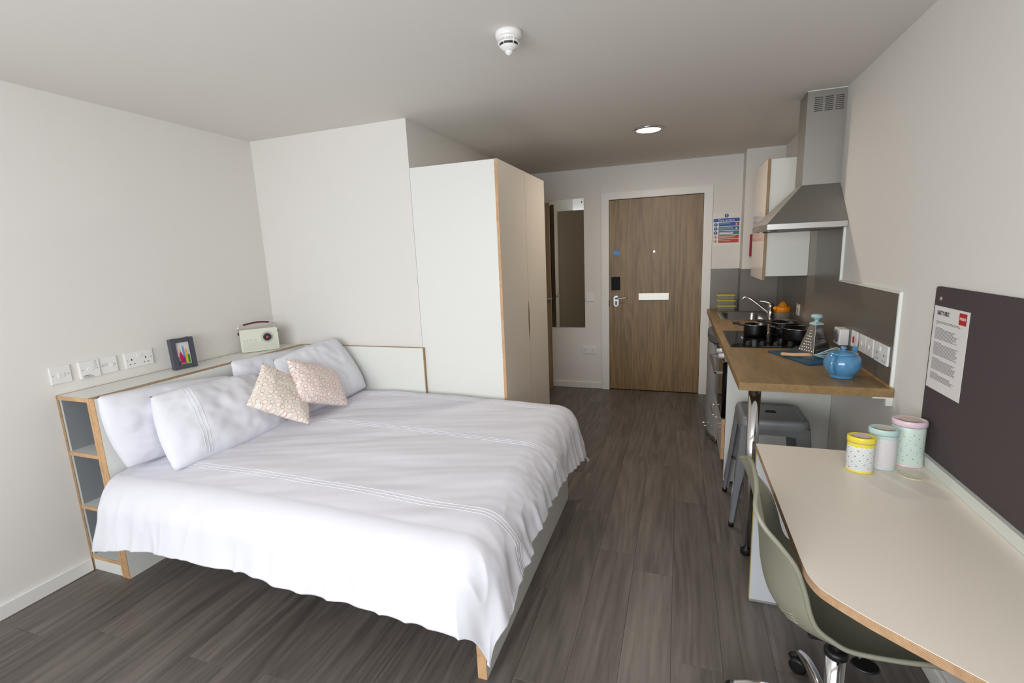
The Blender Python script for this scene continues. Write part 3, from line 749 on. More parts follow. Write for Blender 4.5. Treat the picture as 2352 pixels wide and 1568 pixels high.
bobj('grip_shadow', (XWF-.0205, XWF-.0185, ym-.02, ym+.02, .89, 1.21), DARKS, wd)
bobj('edge_strip', (XWF-.018, XWF-.0002, YB-.002, YB, .085, ZW+.001), PLY, wd)

# ------------------------------------------------------------------ things on the ledge
ZL = ZS+.001
def oriented(t_loc, ang):
    return Matrix.Translation(t_loc) @ Matrix.Rotation(ang, 4, 'Z')
# picture frame: local x along width, -y is front
a = math.atan2(2.034-1.909, -2.745+2.772)
T = oriented((-2.772, 1.909, ZL), a)
pf = thing('picture_frame', 'small slate-grey picture frame with colourful skyline print on the ledge', 'picture frame', (-2.775, 1.975, ZL))
lean = Matrix.Rotation(math.radians(-4), 4, 'X')
def loc(bm, Tm): bm.transform(Tm); return bm
bm = bmesh.new(); w_, h_, b_ = .128, .182, .026
TT = T @ lean
for (x0, x1, z0, z1) in ((0, b_, 0, h_), (w_-b_, w_, 0, h_), (b_, w_-b_, 0, b_), (b_, w_-b_, h_-b_, h_)):
    box(bm, x0, x1, .0, .034, z0, z1)
bmesh.ops.remove_doubles(bm, verts=bm.verts[:], dist=1e-5)
loc(bm, TT); o = obj('frame', bm, FRAMEM, pf); mm = o.modifiers.new('b', 'BEVEL'); mm.width = .003; mm.segments = 2; mm.limit_method = 'ANGLE'
bm = bmesh.new(); box(bm, b_, w_-b_, .012, .030, b_, h_-b_); loc(bm, TT); pc = obj('picture', bm, PHOTO, pf)
def flat(name, polys, m, Tm, y, parent):
    bm = bmesh.new()
    for poly in polys:
        lo = [bm.verts.new((x, y, z)) for x, z in poly]; hi = [bm.verts.new((x, y-.0006, z)) for x, z in poly]
        bm.faces.new(hi); bm.faces.new(lo[::-1])
        for i in range(len(poly)): bm.faces.new((lo[i], lo[(i+1) % len(poly)], hi[(i+1) % len(poly)], hi[i]))
    loc(bm, Tm); return obj(name, bm, m, parent)
def rc(x0, x1, z0, z1): return [(x0, z0), (x1, z0), (x1, z1), (x0, z1)]
cols = [('b_red', (196, 40, 60), [rc(.030, .036, .028, .075)]), ('b_teal', (40, 130, 150), [rc(.036, .046, .028, .070)]), ('b_lime', (190, 200, 50), [rc(.041, .048, .05, .084)]),
        ('b_purple', (130, 30, 120), [rc(.050, .070, .028, .082)]), ('b_mag', (176, 20, 80), [[(.050+.006*math.cos(2*PI*k/14)+.001, .092+.006*math.sin(2*PI*k/14)) for k in range(14)], [(.0495, .096), (.0525, .096), (.051, .126)], rc(.044, .058, .030, .086)]),
        ('b_sky', (70, 160, 215), [rc(.062, .072, .07, .128), rc(.0615, .0625, .126, .136), rc(.0715, .0725, .126, .136), rc(.0615, .0725, .133, .136)]),
        ('b_green', (50, 140, 60), [rc(.070, .078, .028, .078), rc(.086, .096, .030, .080)]), ('b_gold', (226, 172, 40), [rc(.074, .085, .032, .108), [(.075, .108), (.084, .108), (.0795, .120)]]),
        ('b_orange', (232, 96, 40), [rc(.050, .066, .027, .036)]), ('b_navy', (30, 26, 60), [rc(.030, .040, .027, .040)])]
for i, (nme, cc, polys) in enumerate(cols): flat('skyline_shape', polys, mat('print_'+nme, cc, .5), TT, .012-.0002*i, pc)
bm = bmesh.new(); box(bm, .05, .075, .034, .038, .02, .12); loc(bm, T @ Matrix.Rotation(math.radians(-10), 4, 'X')); 
bm.free()
# radio
a = math.atan2(2.576-2.389, -2.648+2.795)
T = oriented((-2.795, 2.389, ZL), a)
rd = thing('radio', 'cream retro portable radio with burgundy handle on the ledge in the corner', 'radio', (-2.735, 2.50, ZL))
bm = bmesh.new(); box(bm, 0, .235, .006, .062, 0.002, .158); bevel(bm, .010, 3); loc(bm, T); obj('body', bm, mat('radio_shell', (196, 190, 184), .4), rd)
bm = bmesh.new(); box(bm, .001, .234, -.004, .008, 0.002, .157)
bevel(bm, .012, 3, [e for e in bm.edges if abs(e.verts[0].co.y-e.verts[1].co.y) > .005]); loc(bm, T); fr = obj('front_panel', bm, RADIOM, rd)
def disc_y(cx, cz, r, y0, y1, m, nme, par, n=32, r2=None):
    bm = bmesh.new(); r2 = r if r2 is None else r2
    lo = [bm.verts.new((cx+r*math.cos(2*PI*k/n), y0, cz+r*math.sin(2*PI*k/n))) for k in range(n)]; hi = [bm.verts.new((cx+r2*math.cos(2*PI*k/n), y1, cz+r2*math.sin(2*PI*k/n))) for k in range(n)]
    bm.faces.new(hi); bm.faces.new(lo[::-1]); [bm.faces.new((lo[k], lo[(k+1) % n], hi[(k+1) % n], hi[k])) for k in range(n)]
    loc(bm, T); return obj(nme, bm, m, par)
dial = disc_y(.165, .095, .043, -.004, -.006, mat('radio_ring', (206, 206, 196), .35), 'tuning_dial', rd)
disc_y(.165, .095, .036, -.006, -.011, mat('radio_ring2', (188, 188, 180), .3), 'dial_ring', dial, r2=.033)
disc_y(.165, .095, .026, -.011, -.0125, BLACKP, 'dial_face', dial)
disc_y(.165, .095, .008, -.0125, -.018, mat('dial_pink', (205, 92, 86), .4), 'dial_knob', dial, r2=.006)
bm = bmesh.new()
for k in range(12): 
    q = 2*PI*k/12; cx, cz = .165+.020*math.cos(q), .095+.020*math.sin(q); box(bm, cx-.0012, cx+.0012, -.0134, -.0125, cz-.0012, cz+.0012)
loc(bm, T); obj('dial_marks', bm, PLASTD, dial)
X3 = (T.to_3x3() @ Vector((1, 0, 0))); Yf = (T.to_3x3() @ Vector((0, -1, 0)))
text('lettering', 'RADIO', .0125, mat('radio_letters', (130, 130, 120), .3, metal=.4), rd, T @ Vector((.022, -.0046, .078)), X3, (0, 0, 1), space=2.6, sx=.95)
bm = bmesh.new()
for k in range(14): box(bm, .014, .222, -.0052, -.004, .012+.0042*k, .0135+.0042*k)
loc(bm, T); obj('speaker_grille', bm, mat('radio_grille', (204, 206, 192), .4), rd)['kind'] = 'stuff'
bm = bmesh.new(); tube(bm, smooth_curve([(-.002, .03, .135), (-.004, .03, .165), (.006, .03, .180), (.05, .03, .190)], 5), .0028, 8); tube(bm, smooth_curve([(.185, .03, .192), (.222, .03, .186), (.236, .03, .175), (.237, .03, .135)], 5), .0028, 8); loc(bm, T)
hd = obj('handle_frame', bm, CHROME, rd)
bm = bmesh.new(); tube(bm, smooth_curve([(.030, .03, .187), (.08, .03, .195), (.13, .03, .199), (.19, .03, .193)], 5), .0058, 8); loc(bm, T); obj('handle_grip', bm, RADIOD, hd, label='burgundy grip')
bm = bmesh.new(); tube(bm, [(0, .03, .128), (-.009, .03, .128)], .009, 14); tube(bm, [(.235, .03, .128), (.243, .03, .128)], .009, 14); loc(bm, T); obj('handle_pivot', bm, RADIOD, rd)

# ------------------------------------------------------------------ kitchen: worktop, cabinets
ZK = .903; XK = .273; YK = 2.362; ZKB = .865
bm = bmesh.new()
sx0, sx1, sy0, sy1 = .372, .800, 4.400, 4.945
out = [(XK, YK), (XR-.002, YK), (XR-.002, 5.012), (XK, 5.012)]; inn = [(sx0, sy0), (sx1, sy0), (sx1, sy1), (sx0, sy1)]
for z, fl in ((ZK, False), (ZKB, True)):
    pass
vo = {z: [bm.verts.new((x, y, z)) for x, y in out] for z in (ZKB, ZK)}; vi = {z: [bm.verts.new((x, y, z)) for x, y in inn] for z in (ZKB, ZK)}
for i in range(4):
    j = (i+1) % 4
    bm.faces.new((vo[ZK][i], vo[ZK][j], vi[ZK][j], vi[ZK][i])); bm.faces.new((vo[ZKB][j], vo[ZKB][i], vi[ZKB][i], vi[ZKB][j]))
    bm.faces.new((vo[ZKB][i], vo[ZKB][j], vo[ZK][j], vo[ZK][i])); bm.faces.new((vi[ZKB][j], vi[ZKB][i], vi[ZK][i], vi[ZK][j]))
bevel(bm, .004, 2, [e for e in bm.edges if all(abs(v.co.z-ZK) < 1e-5 for v in e.verts) and (all(abs(v.co.x-XK) < 1e-5 for v in e.verts) or all(abs(v.co.y-YK) < 1e-5 for v in e.verts))])
box(bm, XK, .554, 5.012, YF-.002, ZKB, ZK)
wt = obj('worktop', bm, OAKW); tag(wt, 'oak-look kitchen worktop running from sink to breakfast bar end', 'worktop')
bobj('rear_strip', (XR-.014, XR-.0075, YK+.004, 5.012, ZK, ZK+.006), mat('worktop_strip', (176, 140, 92), .45), wt)
t = wt
bobj('wall_bracket', (XR-.026, XR-.001, 2.366, 2.384, .826, .8645), PLAST, t, .001); bobj('bracket_arm', (XR-.075, XR-.026, 2.366, 2.384, .858, .8645), PLAST, t)
# chrome leg
bm = bmesh.new(); lathe(bm, [(.027, .03), (.027, .8645)], (.349, 2.42, 0), 32); lg = obj('leg', bm, CHROME, wt, label='chrome tubular leg')
bm = bmesh.new(); lathe(bm, [(.022, 0), (.029, .004), (.029, .03), (.027, .034)], (.349, 2.42, 0), 28); obj('foot', bm, BLACKP, lg)
bm = bmesh.new(); lathe(bm, [(.040, .858), (.040, .8648)], (.349, 2.42, 0), 28); obj('top_flange', bm, CHROME, lg)
t = thing('end_panel', 'white end panel of the kitchen units behind the stool', 'panel', (.585, 3.199, 0))
bobj('panel', (.303, XR-.002, 3.19, 3.208, .012, ZKB-.001), WHITE, t); bobj('edge_strip', (.300, .303, 3.19, 3.208, .012, ZKB-.001), PLAST, t); bobj('foot_strip', (.303, XR-.002, 3.192, 3.206, 0, .012), DARKS, t)
# oven housing
ov = thing('oven_unit', 'built-under oven with black glass door above a white drawer', 'oven', (.58, 3.51, 0))
bobj('carcass', (.320, XR-.012, 3.212, 3.812, .15, ZKB-.001), WHITE, ov)
bobj('plinth', (.36, .375, 3.212, 3.812, 0, .148), GREYIN, ov)
dr = bobj('drawer', (.280, .298, 3.214, 3.810, .152, .425), mat('glossy_drawer', (216, 212, 206), .12), ov); bobj('edge_strip', (.280, .298, 3.208, 3.214, .152, .425), PLY, dr)
bm = bmesh.new(); tube(bm, [(.242, 3.36, .385), (.242, 3.66, .385)], .005, 10)
for y in (3.37, 3.65): tube(bm, [(.281, y, .385), (.242, y, .385)], .004, 8)
obj('handle', bm, CHROME, dr)
dv = bobj('oven_door', (.274, .318, 3.2095, 3.810, .432, .800), GLASSB, ov, .003, label='black glass door')
bm = bmesh.new(); box(bm, .228, .242, 3.25, 3.78, .712, .736); box(bm, .228, .284, 3.25, 3.268, .715, .733); box(bm, .228, .284, 3.762, 3.78, .715, .733); bevel(bm, .003, 2); obj('handle', bm, STEELD, dv)
cp = bobj('control_panel', (.284, .318, 3.214, 3.810, .803, .863), STEELD, ov, .002)
for i in range(2):
    y = 3.27+.16*i; bm = bmesh.new(); tube(bm, [(.284, y, .832), (.279, y, .832), (.250, y, .832)], [.019, .017, .015], 18); obj('knob', bm, mat('knob_silver%d' % i, (214, 212, 210), .3, metal=.3) if i == 0 else MATS['knob_silver0'], cp)
# fridge
fg = thing('undercounter_fridge', 'silver undercounter fridge with grey top below the worktop', 'fridge', (.54, 4.12, 0))
bobj('cabinet', (.292, XR-.02, 3.86, 4.405, .03, .84), FRIDGE, fg, .004)
bm = bmesh.new(); N = 12; prof = [(.234+.05*(abs(2*k/N-1)**3.0), 3.862+(4.403-3.862)*k/N) for k in range(N+1)]
prism(bm, prof+[(.29, 4.403), (.29, 3.862)], .055, .79); obj('door', bm, FRIDGE, fg)
bm = bmesh.new(); prism(bm, [(x-.002, y) for x, y in prof]+[(.29, 4.403), (.29, 3.862)], .80, .852); bevel(bm, .006, 2); obj('top_cap', bm, FRCAP, fg)
bobj('gap', (.262, .29, 3.87, 4.395, .79, .80), DARKS, fg)
bm = bmesh.new(); prism(bm, [(x+.01, y) for x, y in prof]+[(.30, 4.403), (.30, 3.862)], .012, .052); obj('kick_strip', bm, CHROME, fg)
bm = bmesh.new()
for x, y in ((.30, 3.90), (.30, 4.36), (.8, 3.90), (.8, 4.36)): lathe(bm, [(.018, 0), (.018, .03)], (x, y, 0), 14)
obj('foot', bm, BLACKP, fg)
bm = bmesh.new(); tube(bm, [(.236, 4.02, .11), (.192, 4.02, .11)], .007, 10); tube(bm, [(.236, 3.93, .115), (.206, 3.93, .115)], .007, 10); obj('door_catch', bm, CHROME, fg)
# sink cabinet
sc = thing('sink_cabinet', 'white base cabinet under the sink by the far wall', 'cabinet', (.58, 4.8, 0))
bobj('side_panel', (.320, XR-.012, 4.412, 4.430, .0, ZKB-.001), WHITE, sc); bobj('side_panel', (.320, .554, 4.995, 5.013, .0, ZKB-.001), WHITE, sc)
bobj('back_filler', (.320, .552, 5.013, YF-.018, .0, ZKB-.001), PLYB, sc, label='brown filler beside the door frame')
dd = bobj('door', (.300, .318, 4.434, 5.20, .09, ZKB-.004), WHITE, sc); bobj('edge_strip', (.300, .318, 4.431, 4.434, .09, ZKB-.004), PLY, dd)
bobj('plinth', (.36, .372, 4.431, 5.0, 0, .09), GREYIN, sc)

# splashback
sp = thing('splashback', 'grey-brown splashback panel with pale edge trim behind the worktop', 'splashback', (XR-.004, 3.6, ZK))
ZSP = 1.304
bm = bmesh.new()
poly = [(2.388, ZK+.0005), (5.013, ZK+.0005), (5.013, ZSP), (3.93, ZSP), (3.93, 1.62), (3.190, 1.62), (3.190, ZSP), (2.388, ZSP)]
lo = [bm.verts.new((XR-.007, y, z)) for y, z in poly]; hi = [bm.verts.new((XR-.0005, y, z)) for y, z in poly]
bm.faces.new(lo); bm.faces.new(hi[::-1]); [bm.faces.new((lo[i], lo[(i+1) % 8], hi[(i+1) % 8], hi[i])) for i in range(8)]
obj('panel', bm, SPLASH, sp)
bobj('panel', (.5565, XR-.008, 5.008, 5.0148, ZK+.0005, ZSP), SPLASH, sp)
bobj('panel', (.300, .552, YF-.007, YF-.0005, ZK+.0005, ZSP), SPLASH, sp)
bobj('panel', (.549, .5558, 5.006, YF-.008, ZK+.0005, ZSP), SPLASH, sp)
for d in ((XR-.012, XR-.0005, 2.378, 2.388, ZKB+.002, ZSP+.008), (XR-.012, XR-.0005, 2.388, 3.180, ZSP, ZSP+.008), (XR-.012, XR-.0005, 3.180, 3.190, ZSP, 1.605)):
    bobj('edge_trim', d, SPLASHT, sp)

# sink and tap
sk = thing('kitchen_sink', 'stainless steel inset sink in the worktop', 'sink', (.585, 4.67, ZK))
bm = bmesh.new(); x0, x1, y0_, y1_ = .352, .810, 4.378, 4.960
def rring(x0, x1, y0, y1, r, z, n=6):
    out = []
    for cx, cy, a0 in ((x1-r, y1-r, 0), (x0+r, y1-r, PI/2), (x0+r, y0+r, PI), (x1-r, y0+r, 1.5*PI)):
        for k in range(n+1): a = a0+PI/2*k/n; out.append(bm.verts.new((cx+r*math.cos(a), cy+r*math.sin(a), z)))
    return out
R = [rring(x0, x1, y0_, y1_, .03, ZK+.0005), rring(x0+.004, x1-.004, y0_+.004, y1_-.004, .03, ZK+.006), rring(.385, .690, 4.425, 4.910, .06, ZK+.004), rring(.391, .684, 4.431, 4.904, .055, ZK-.004), rring(.400, .676, 4.442, 4.894, .05, ZK-.115), rring(.43, .646, 4.47, 4.866, .03, ZK-.125)]
for a_, b_2 in zip(R, R[1:]):
    for i in range(len(a_)):
        fc = bm.faces.new((a_[i], a_[(i+1) % len(a_)], b_2[(i+1) % len(a_)], b_2[i])); fc.smooth = True
bm.faces.new(R[-1]); obj('basin', bm, STEELD, sk)
bm = bmesh.new(); lathe(bm, [(.030, -.1245), (.030, -.121), (.012, -.1225)], (.54, 4.66, ZK), 24); obj('waste', bm, CHROME, sk)
bm = bmesh.new(); lathe(bm, [(.014, -.03), (.014, -.028)], (.40, 4.66, ZK), 12); bm.free()
tp = thing('mixer_tap', 'chrome single-lever mixer tap behind the sink', 'tap', (.73, 4.50, ZK+.006))
c = (.735, 4.50, ZK+.004)
bm = bmesh.new(); lathe(bm, [(.028, 0), (.028, .006), (.023, .012), (.023, .085), (.025, .095), (.024, .118), (.016, .128), (.004, .131)], c, 28); obj('body', bm, CHROME, tp)
bm = bmesh.new(); tube(bm, smooth_curve([(c[0]-.01, c[1], c[2]+.045), (c[0]-.08, c[1]+.01, c[2]+.105), (c[0]-.16, c[1]+.02, c[2]+.168), (c[0]-.195, c[1]+.022, c[2]+.180), (c[0]-.215, c[1]+.024, c[2]+.165)], 6), [.0125]*12+[.0115]*13, 12); obj('spout', bm, CHROME, tp)
bm = bmesh.new(); tube(bm, smooth_curve([(c[0]+.005, c[1], c[2]+.120), (c[0]-.03, c[1]+.005, c[2]+.138), (c[0]-.085, c[1]+.01, c[2]+.145)], 6), [.012, .012, .011, .011, .010, .010, .009, .009, .008, .008, .007, .007, .006], 10); obj('lever', bm, CHROME, tp)

# stacked food boxes
for k in range(3):
    z = ZK+.001+k*.052
    lab = ['clear box with yellow lid on the worktop in the far corner, lowest of three', 'clear box with yellow lid, middle of the stack in the far corner', 'clear box with yellow lid, topmost of the stack in the far corner'][k]
    t = thing('food_box', lab, 'food box', (.437, 5.09, z), 0, 'stacked yellow-lidded food boxes')
    dx = -.004*k+.003
    bm = bmesh.new(); box(bm, .362+dx, .512+dx, 5.03, 5.15, z, z+.042); bevel(bm, .012, 3, [e for e in bm.edges if abs(e.verts[0].co.z-e.verts[1].co.z) > .03]); 
    for f_ in list(bm.faces):
        if f_.normal.z > .9 or (abs(f_.calc_center_median().z-(z+.042)) < 1e-4): bm.faces.remove(f_)
    obj('container', bm, CLEAR, t)
    bm = bmesh.new(); box(bm, .355+dx, .519+dx, 5.024, 5.156, z+.042, z+.0505); bevel(bm, .003, 1); obj('lid', bm, YELLOW, t)
# juicer
c = (.795, 4.33, ZK+.001)
t = thing('citrus_juicer', 'orange citrus juicer on a clear jug beside the tap', 'juicer', c)
bm = bmesh.new(); lathe(bm, [(.046, 0), (.052, .004), (.053, .07), (.052, .082)], c, 32); obj('jug', bm, CLEAR, t)
bm = bmesh.new(); lathe(bm, [(.05, .078), (.057, .082), (.058, .122), (.054, .125), (.050, .108), (.03, .106)], c, 32, cap=False); tube(bm, [(c[0]-.05, c[1]-.02, c[2]+.105), (c[0]-.068, c[1]-.028, c[2]+.118)], [.02, .010], 12); obj('bowl', bm, ORANGE, t)
bm = bmesh.new()
n = 40; rings = []
for kz, (r, z) in enumerate([(.036, .106), (.033, .118), (.028, .134), (.018, .152), (.008, .163), (.001, .166)]):
    rings.append([bm.verts.new((c[0]+r*(1+.12*math.cos(8*2*PI*i/n))*math.cos(2*PI*i/n), c[1]+r*(1+.12*math.cos(8*2*PI*i/n))*math.sin(2*PI*i/n), c[2]+z)) for i in range(n)])
for a_, b_2 in zip(rings, rings[1:]):
    for i in range(n): fc = bm.faces.new((a_[i], a_[(i+1) % n], b_2[(i+1) % n], b_2[i])); fc.smooth = True
obj('reamer', bm, ORANGE, t)
# glass dishes
for k in range(3):
    z = ZK+.001+k*.011; bm = bmesh.new(); lathe(bm, [(.022, 0), (.026, .002), (.043, .019), (.048, .022), (.046, .0225), (.024, .004), (.002, .004)], (.808, 4.10, z), 30, cap=False)
    tag(obj('glass_dish', bm, CLEAR), ['small clear glass dish on the worktop behind the pans, lowest of its stack', 'small clear glass dish behind the pans, middle of its stack', 'small clear glass dish behind the pans, topmost of its stack'][k], 'dish', 'stacked glass dishes')

# hob
hb = thing('ceramic_hob', 'black glass hob with four knobs set in the worktop', 'hob', (.565, 3.5, ZK))
HX0, HX1, HY0, HY1 = .312, .834, 3.208, 3.815; ZH = ZK+.006
bobj('glass_top', (HX0, HX1, HY0, HY1, ZK+.0005, ZH), GLASSB, hb, .002)
for (x, y, r) in ((.455, 3.64, .075), (.70, 3.68, .09), (.455, 3.40, .09), (.70, 3.42, .075)):
    bm = bmesh.new(); n = 40
    i1 = [bm.verts.new((x+(r-.0015)*math.cos(2*PI*k/n), y+(r-.0015)*math.sin(2*PI*k/n), ZH+.0003)) for k in range(n)]; i2 = [bm.verts.new((x+r*math.cos(2*PI*k/n), y+r*math.sin(2*PI*k/n), ZH+.0003)) for k in range(n)]
    [bm.faces.new((i1[k], i1[(k+1) % n], i2[(k+1) % n], i2[k])) for k in range(n)]; obj('zone_ring', bm, FRCAP, hb)
for i in range(4):
    x = .420+.078*i; bm = bmesh.new(); lathe(bm, [(.020, 0), (.020, .003), (.017, .006), (.015, .020), (.012, .022)], (x, 3.262, ZH), 22); box(bm, x-.003, x+.003, 3.247, 3.277, ZH+.016, ZH+.026); obj('knob', bm, BLACKP, hb)
plane = bmesh.new(); box(plane, .49, .60, 3.2255, 3.228, ZH, ZH+.0005); obj('printed_marks', plane, PLASTD, hb)
def pan(c, r, h, ha, hl, label):
    t = thing('saucepan', label, 'saucepan', c, 0, 'black enamel saucepans on the hob')
    bm = bmesh.new(); lathe(bm, [(r*.90, 0), (r*.96, .004), (r, .02), (r, h)], c, 44, cap=False); lathe(bm, [(r*.001, .0005), (r*.9, 0)], c, 44, cap=False)
    lathe(bm, [(r, h), (r-.003, h), (r-.004, .006), (r*.01, .004)], c, 44, cap=False); obj('body', bm, BLACK, t)
    bm = bmesh.new(); lathe(bm, [(r-.003, h-.001), (r+.0015, h-.001), (r+.003, h+.0015), (r+.001, h+.003), (r-.003, h+.002)], c, 44, cap=False); obj('steel_rim', bm, STEELD, t, label='thin bright steel rim')
    d = Vector((math.cos(ha), math.sin(ha), 0)); p0 = Vector(c)+d*(r-.002)+Vector((0, 0, h-.012))
    bm = bmesh.new(); tube(bm, smooth_curve([p0, p0+d*.03+Vector((0, 0, .004)), p0+d*hl*.6+Vector((0, 0, .013)), p0+d*hl+Vector((0, 0, .014))], 4), [.006]*3+[.008]*4+[.0105]*5+[.008], 10); obj('handle', bm, BLACKP, t)
zp = ZH+.0005
pan((.503, 3.61, zp), .073, .080, math.radians(160), .075, 'small black saucepan, leftmost on the hob')
pan((.692, 3.690, zp), .088, .084, math.radians(160), .085, 'black saucepan at the back of the hob, behind the largest')
pan((.735, 3.445, zp), .099, .082, math.radians(165), .075, 'largest black saucepan at the front of the hob behind the grater')

# cutting board, whisk, grater, teapot
e1 = Vector((.139, -.327)).normalized(); e2 = Vector((.327, .139)).normalized(); bl = Vector((.5, 3.08))
poly = [bl, bl+e1*.355, bl+e1*.355+e2*.225, bl+e2*.225]
bm = bmesh.new(); prism(bm, [tuple(p) for p in poly], ZK+.0005, ZK+.0085); bevel(bm, .002, 2)
tag(obj('chopping_board', bm, BLUEB), 'dark blue chopping board on the worktop under the grater', 'chopping board')
zb = ZK+.009
c = (.742, 3.092); gt = thing('box_grater', 'tall steel pyramid grater with pale blue knob handle', 'grater', (c[0], c[1], zb))
bm = bmesh.new(); ga = math.radians(28); hb_, ht_, gh = .060, .022, .158
def gcorner(k, hw): a = ga+PI/4+k*PI/2; return (c[0]+hw*math.sqrt(2)*math.cos(a), c[1]+hw*math.sqrt(2)*math.sin(a))
lo = [bm.verts.new((*gcorner(k, hb_), zb)) for k in range(4)]; hi = [bm.verts.new((*gcorner(k, ht_), zb+gh)) for k in range(4)]
for k in range(4): bm.faces.new((lo[k], lo[(k+1) % 4], hi[(k+1) % 4], hi[k]))
bm.faces.new(hi); bm.faces.new(lo[::-1])
bevel(bm, .0015, 1); body = obj('body', bm, STEELD, gt)
def gface(k, u, v, out=.0):
    z = zb+gh*v; hw = hb_+(ht_-hb_)*v; p = Vector(gcorner(k, hw)); q = Vector(gcorner((k+1) % 4, hw)); r_ = p+(q-p)*u; nrm = ((p+q)/2-Vector(c)).normalized()
    return Vector((r_.x+nrm.x*out, r_.y+nrm.y*out, z))
# near faces: the one turned to the room gets bumps, the one turned to the wall gets slots
faces = sorted(range(4), key=lambda k: gface(k, .5, .5).y)[:2]
fl = min(faces, key=lambda k: gface(k, .5, .5).x); frr = [k for k in faces if k != fl][0]
bm = bmesh.new()
for r_ in range(9):
    v = .08+r_*.10; nn = max(1, int(6-r_*.55))
    for q in range(nn):
        u = .5+(q-(nn-1)/2)*.155
        cc = gface(fl, u, v, .0008); rr = .0028
        n3 = (gface(fl, .5, .5)-Vector((c[0], c[1], 0))); n3.z = 0; n3.normalize()
        ico = bmesh.ops.create_icosphere(bm, subdivisions=1, radius=rr, matrix=Matrix.Translation(cc))
obj('grating_teeth', bm, CHROME, gt)['kind'] = 'stuff'
for v in (.16, .48):
    bm = bmesh.new(); pts = [gface(frr, .2+.6*s/8, v+.02*math.sin(PI*s/8)+.03*s/8, .0012) for s in range(9)]; tube(bm, pts, .0025, 6); obj('slicing_slot', bm, DARKS, gt)
    bm = bmesh.new(); pts = [gface(frr, .2+.6*s/8, v-.035+.02*math.sin(PI*s/8)+.03*s/8, .0022) for s in range(9)]; tube(bm, pts, .002, 6); obj('slicing_blade', bm, CHROME, gt)
bm = bmesh.new(); zt = zb+gh
lo = [bm.verts.new((*gcorner(k, ht_+.003), zt-.002)) for k in range(4)]; hi = [bm.verts.new((*gcorner(k, ht_+.002), zt+.006)) for k in range(4)]; h2 = [bm.verts.new((*gcorner(k, .011), zt+.014)) for k in range(4)]
for a_, b_2 in ((lo, hi), (hi, h2)):
    for k in range(4): bm.faces.new((a_[k], a_[(k+1) % 4], b_2[(k+1) % 4], b_2[k]))
bm.faces.new(h2); bm.faces.new(lo[::-1])
lathe(bm, [(.013, .012), (.010, .020), (.011, .028), (.024, .034), (.030, .042), (.029, .050), (.020, .056), (.006, .057)], (c[0], c[1], zt), 28); obj('handle', bm, TEAL, gt)
# whisk
p0 = Vector((.556, 2.935, zb+.011)); p1 = Vector((.700, 2.862, zb+.012)); d = (p1-p0).normalized()
d = Vector((.152, -.040, .0)).normalized()
wk = thing('whisk', 'balloon whisk with wooden handle and pale blue wires lying on the board', 'whisk', (.62, 2.90, zb))
p0 = Vector((.545, 2.945, zb+.0105)); p1 = p0+d*.150+Vector((0, 0, .006))
bm = bmesh.new(); tube(bm, [p0, p0+d*.006, p0+d*.06, p1-d*.02, p1], [.006, .009, .0098, .0095, .007], 16); obj('handle', bm, HANDW, wk)
sd = Vector((-d.y, d.x, 0)); up = Vector((0, 0, 1))
for k in range(5):
    q = PI*k/5; s_ = sd*math.cos(q)+up*math.sin(q)
    pts = []
    for i in range(25):
        tt = i/24; al = math.sin(PI*tt); xx = .125*(1-(2*tt-1)**2)**.8 if 0 < tt < 1 else 0; yy = .0045*(1 if tt < .5 else -1)*(1 if i in (0, 24) else 1)
        wv = .033*math.sin(2*PI*tt)*1.0
        pts.append(p1+d*(xx)+s_*(wv if i not in (0, 24) else wv)+up*(.022*al))
    bm = bmesh.new(); tube(bm, pts, .0017, 6); obj('wire_loop', bm, TEAL, wk)
# teapot
c = (.727, 2.545, ZK+.0006)
tpz = thing('teapot', 'round blue glazed teapot on the worktop near its end', 'teapot', c)
bm = bmesh.new(); lathe(bm, [(.047, 0), (.051, .002), (.049, .009), (.051, .013), (.060, .022), (.070, .038), (.0755, .058), (.0745, .078), (.068, .096), (.058, .107), (.055, .109)], c, 48); obj('body', bm, TEAP, tpz)
bm = bmesh.new(); lathe(bm, [(.055, .108), (.0585, .110), (.058, .114), (.045, .118), (.020, .124), (.008, .126), (.007, .130), (.011, .133), (.0125, .138), (.010, .144), (.002, .146)], c, 40); obj('lid', bm, TEAP, tpz)
hv = Vector((-.62, -.80, 0)).normalized()   # handle towards the camera, spout away
C0 = Vector(c)
bm = bmesh.new(); tube(bm, smooth_curve([C0+hv*.062+up*.098, C0+hv*.088+up*.102, C0+hv*.104+up*.086, C0+hv*.103+up*.058, C0+hv*.086+up*.036, C0+hv*.060+up*.026], 6), .0085, 12); obj('handle', bm, TEAP, tpz)
hv2 = -hv
bm = bmesh.new(); tube(bm, smooth_curve([C0+hv2*.066+up*.045, C0+hv2*.098+up*.068, C0+hv2*.112+up*.10, C0+hv2*.126+up*.125], 6), [.020]*5+[.016]*6+[.012]*6+[.012, .013], 14); obj('spout', bm, TEAP, tpz)

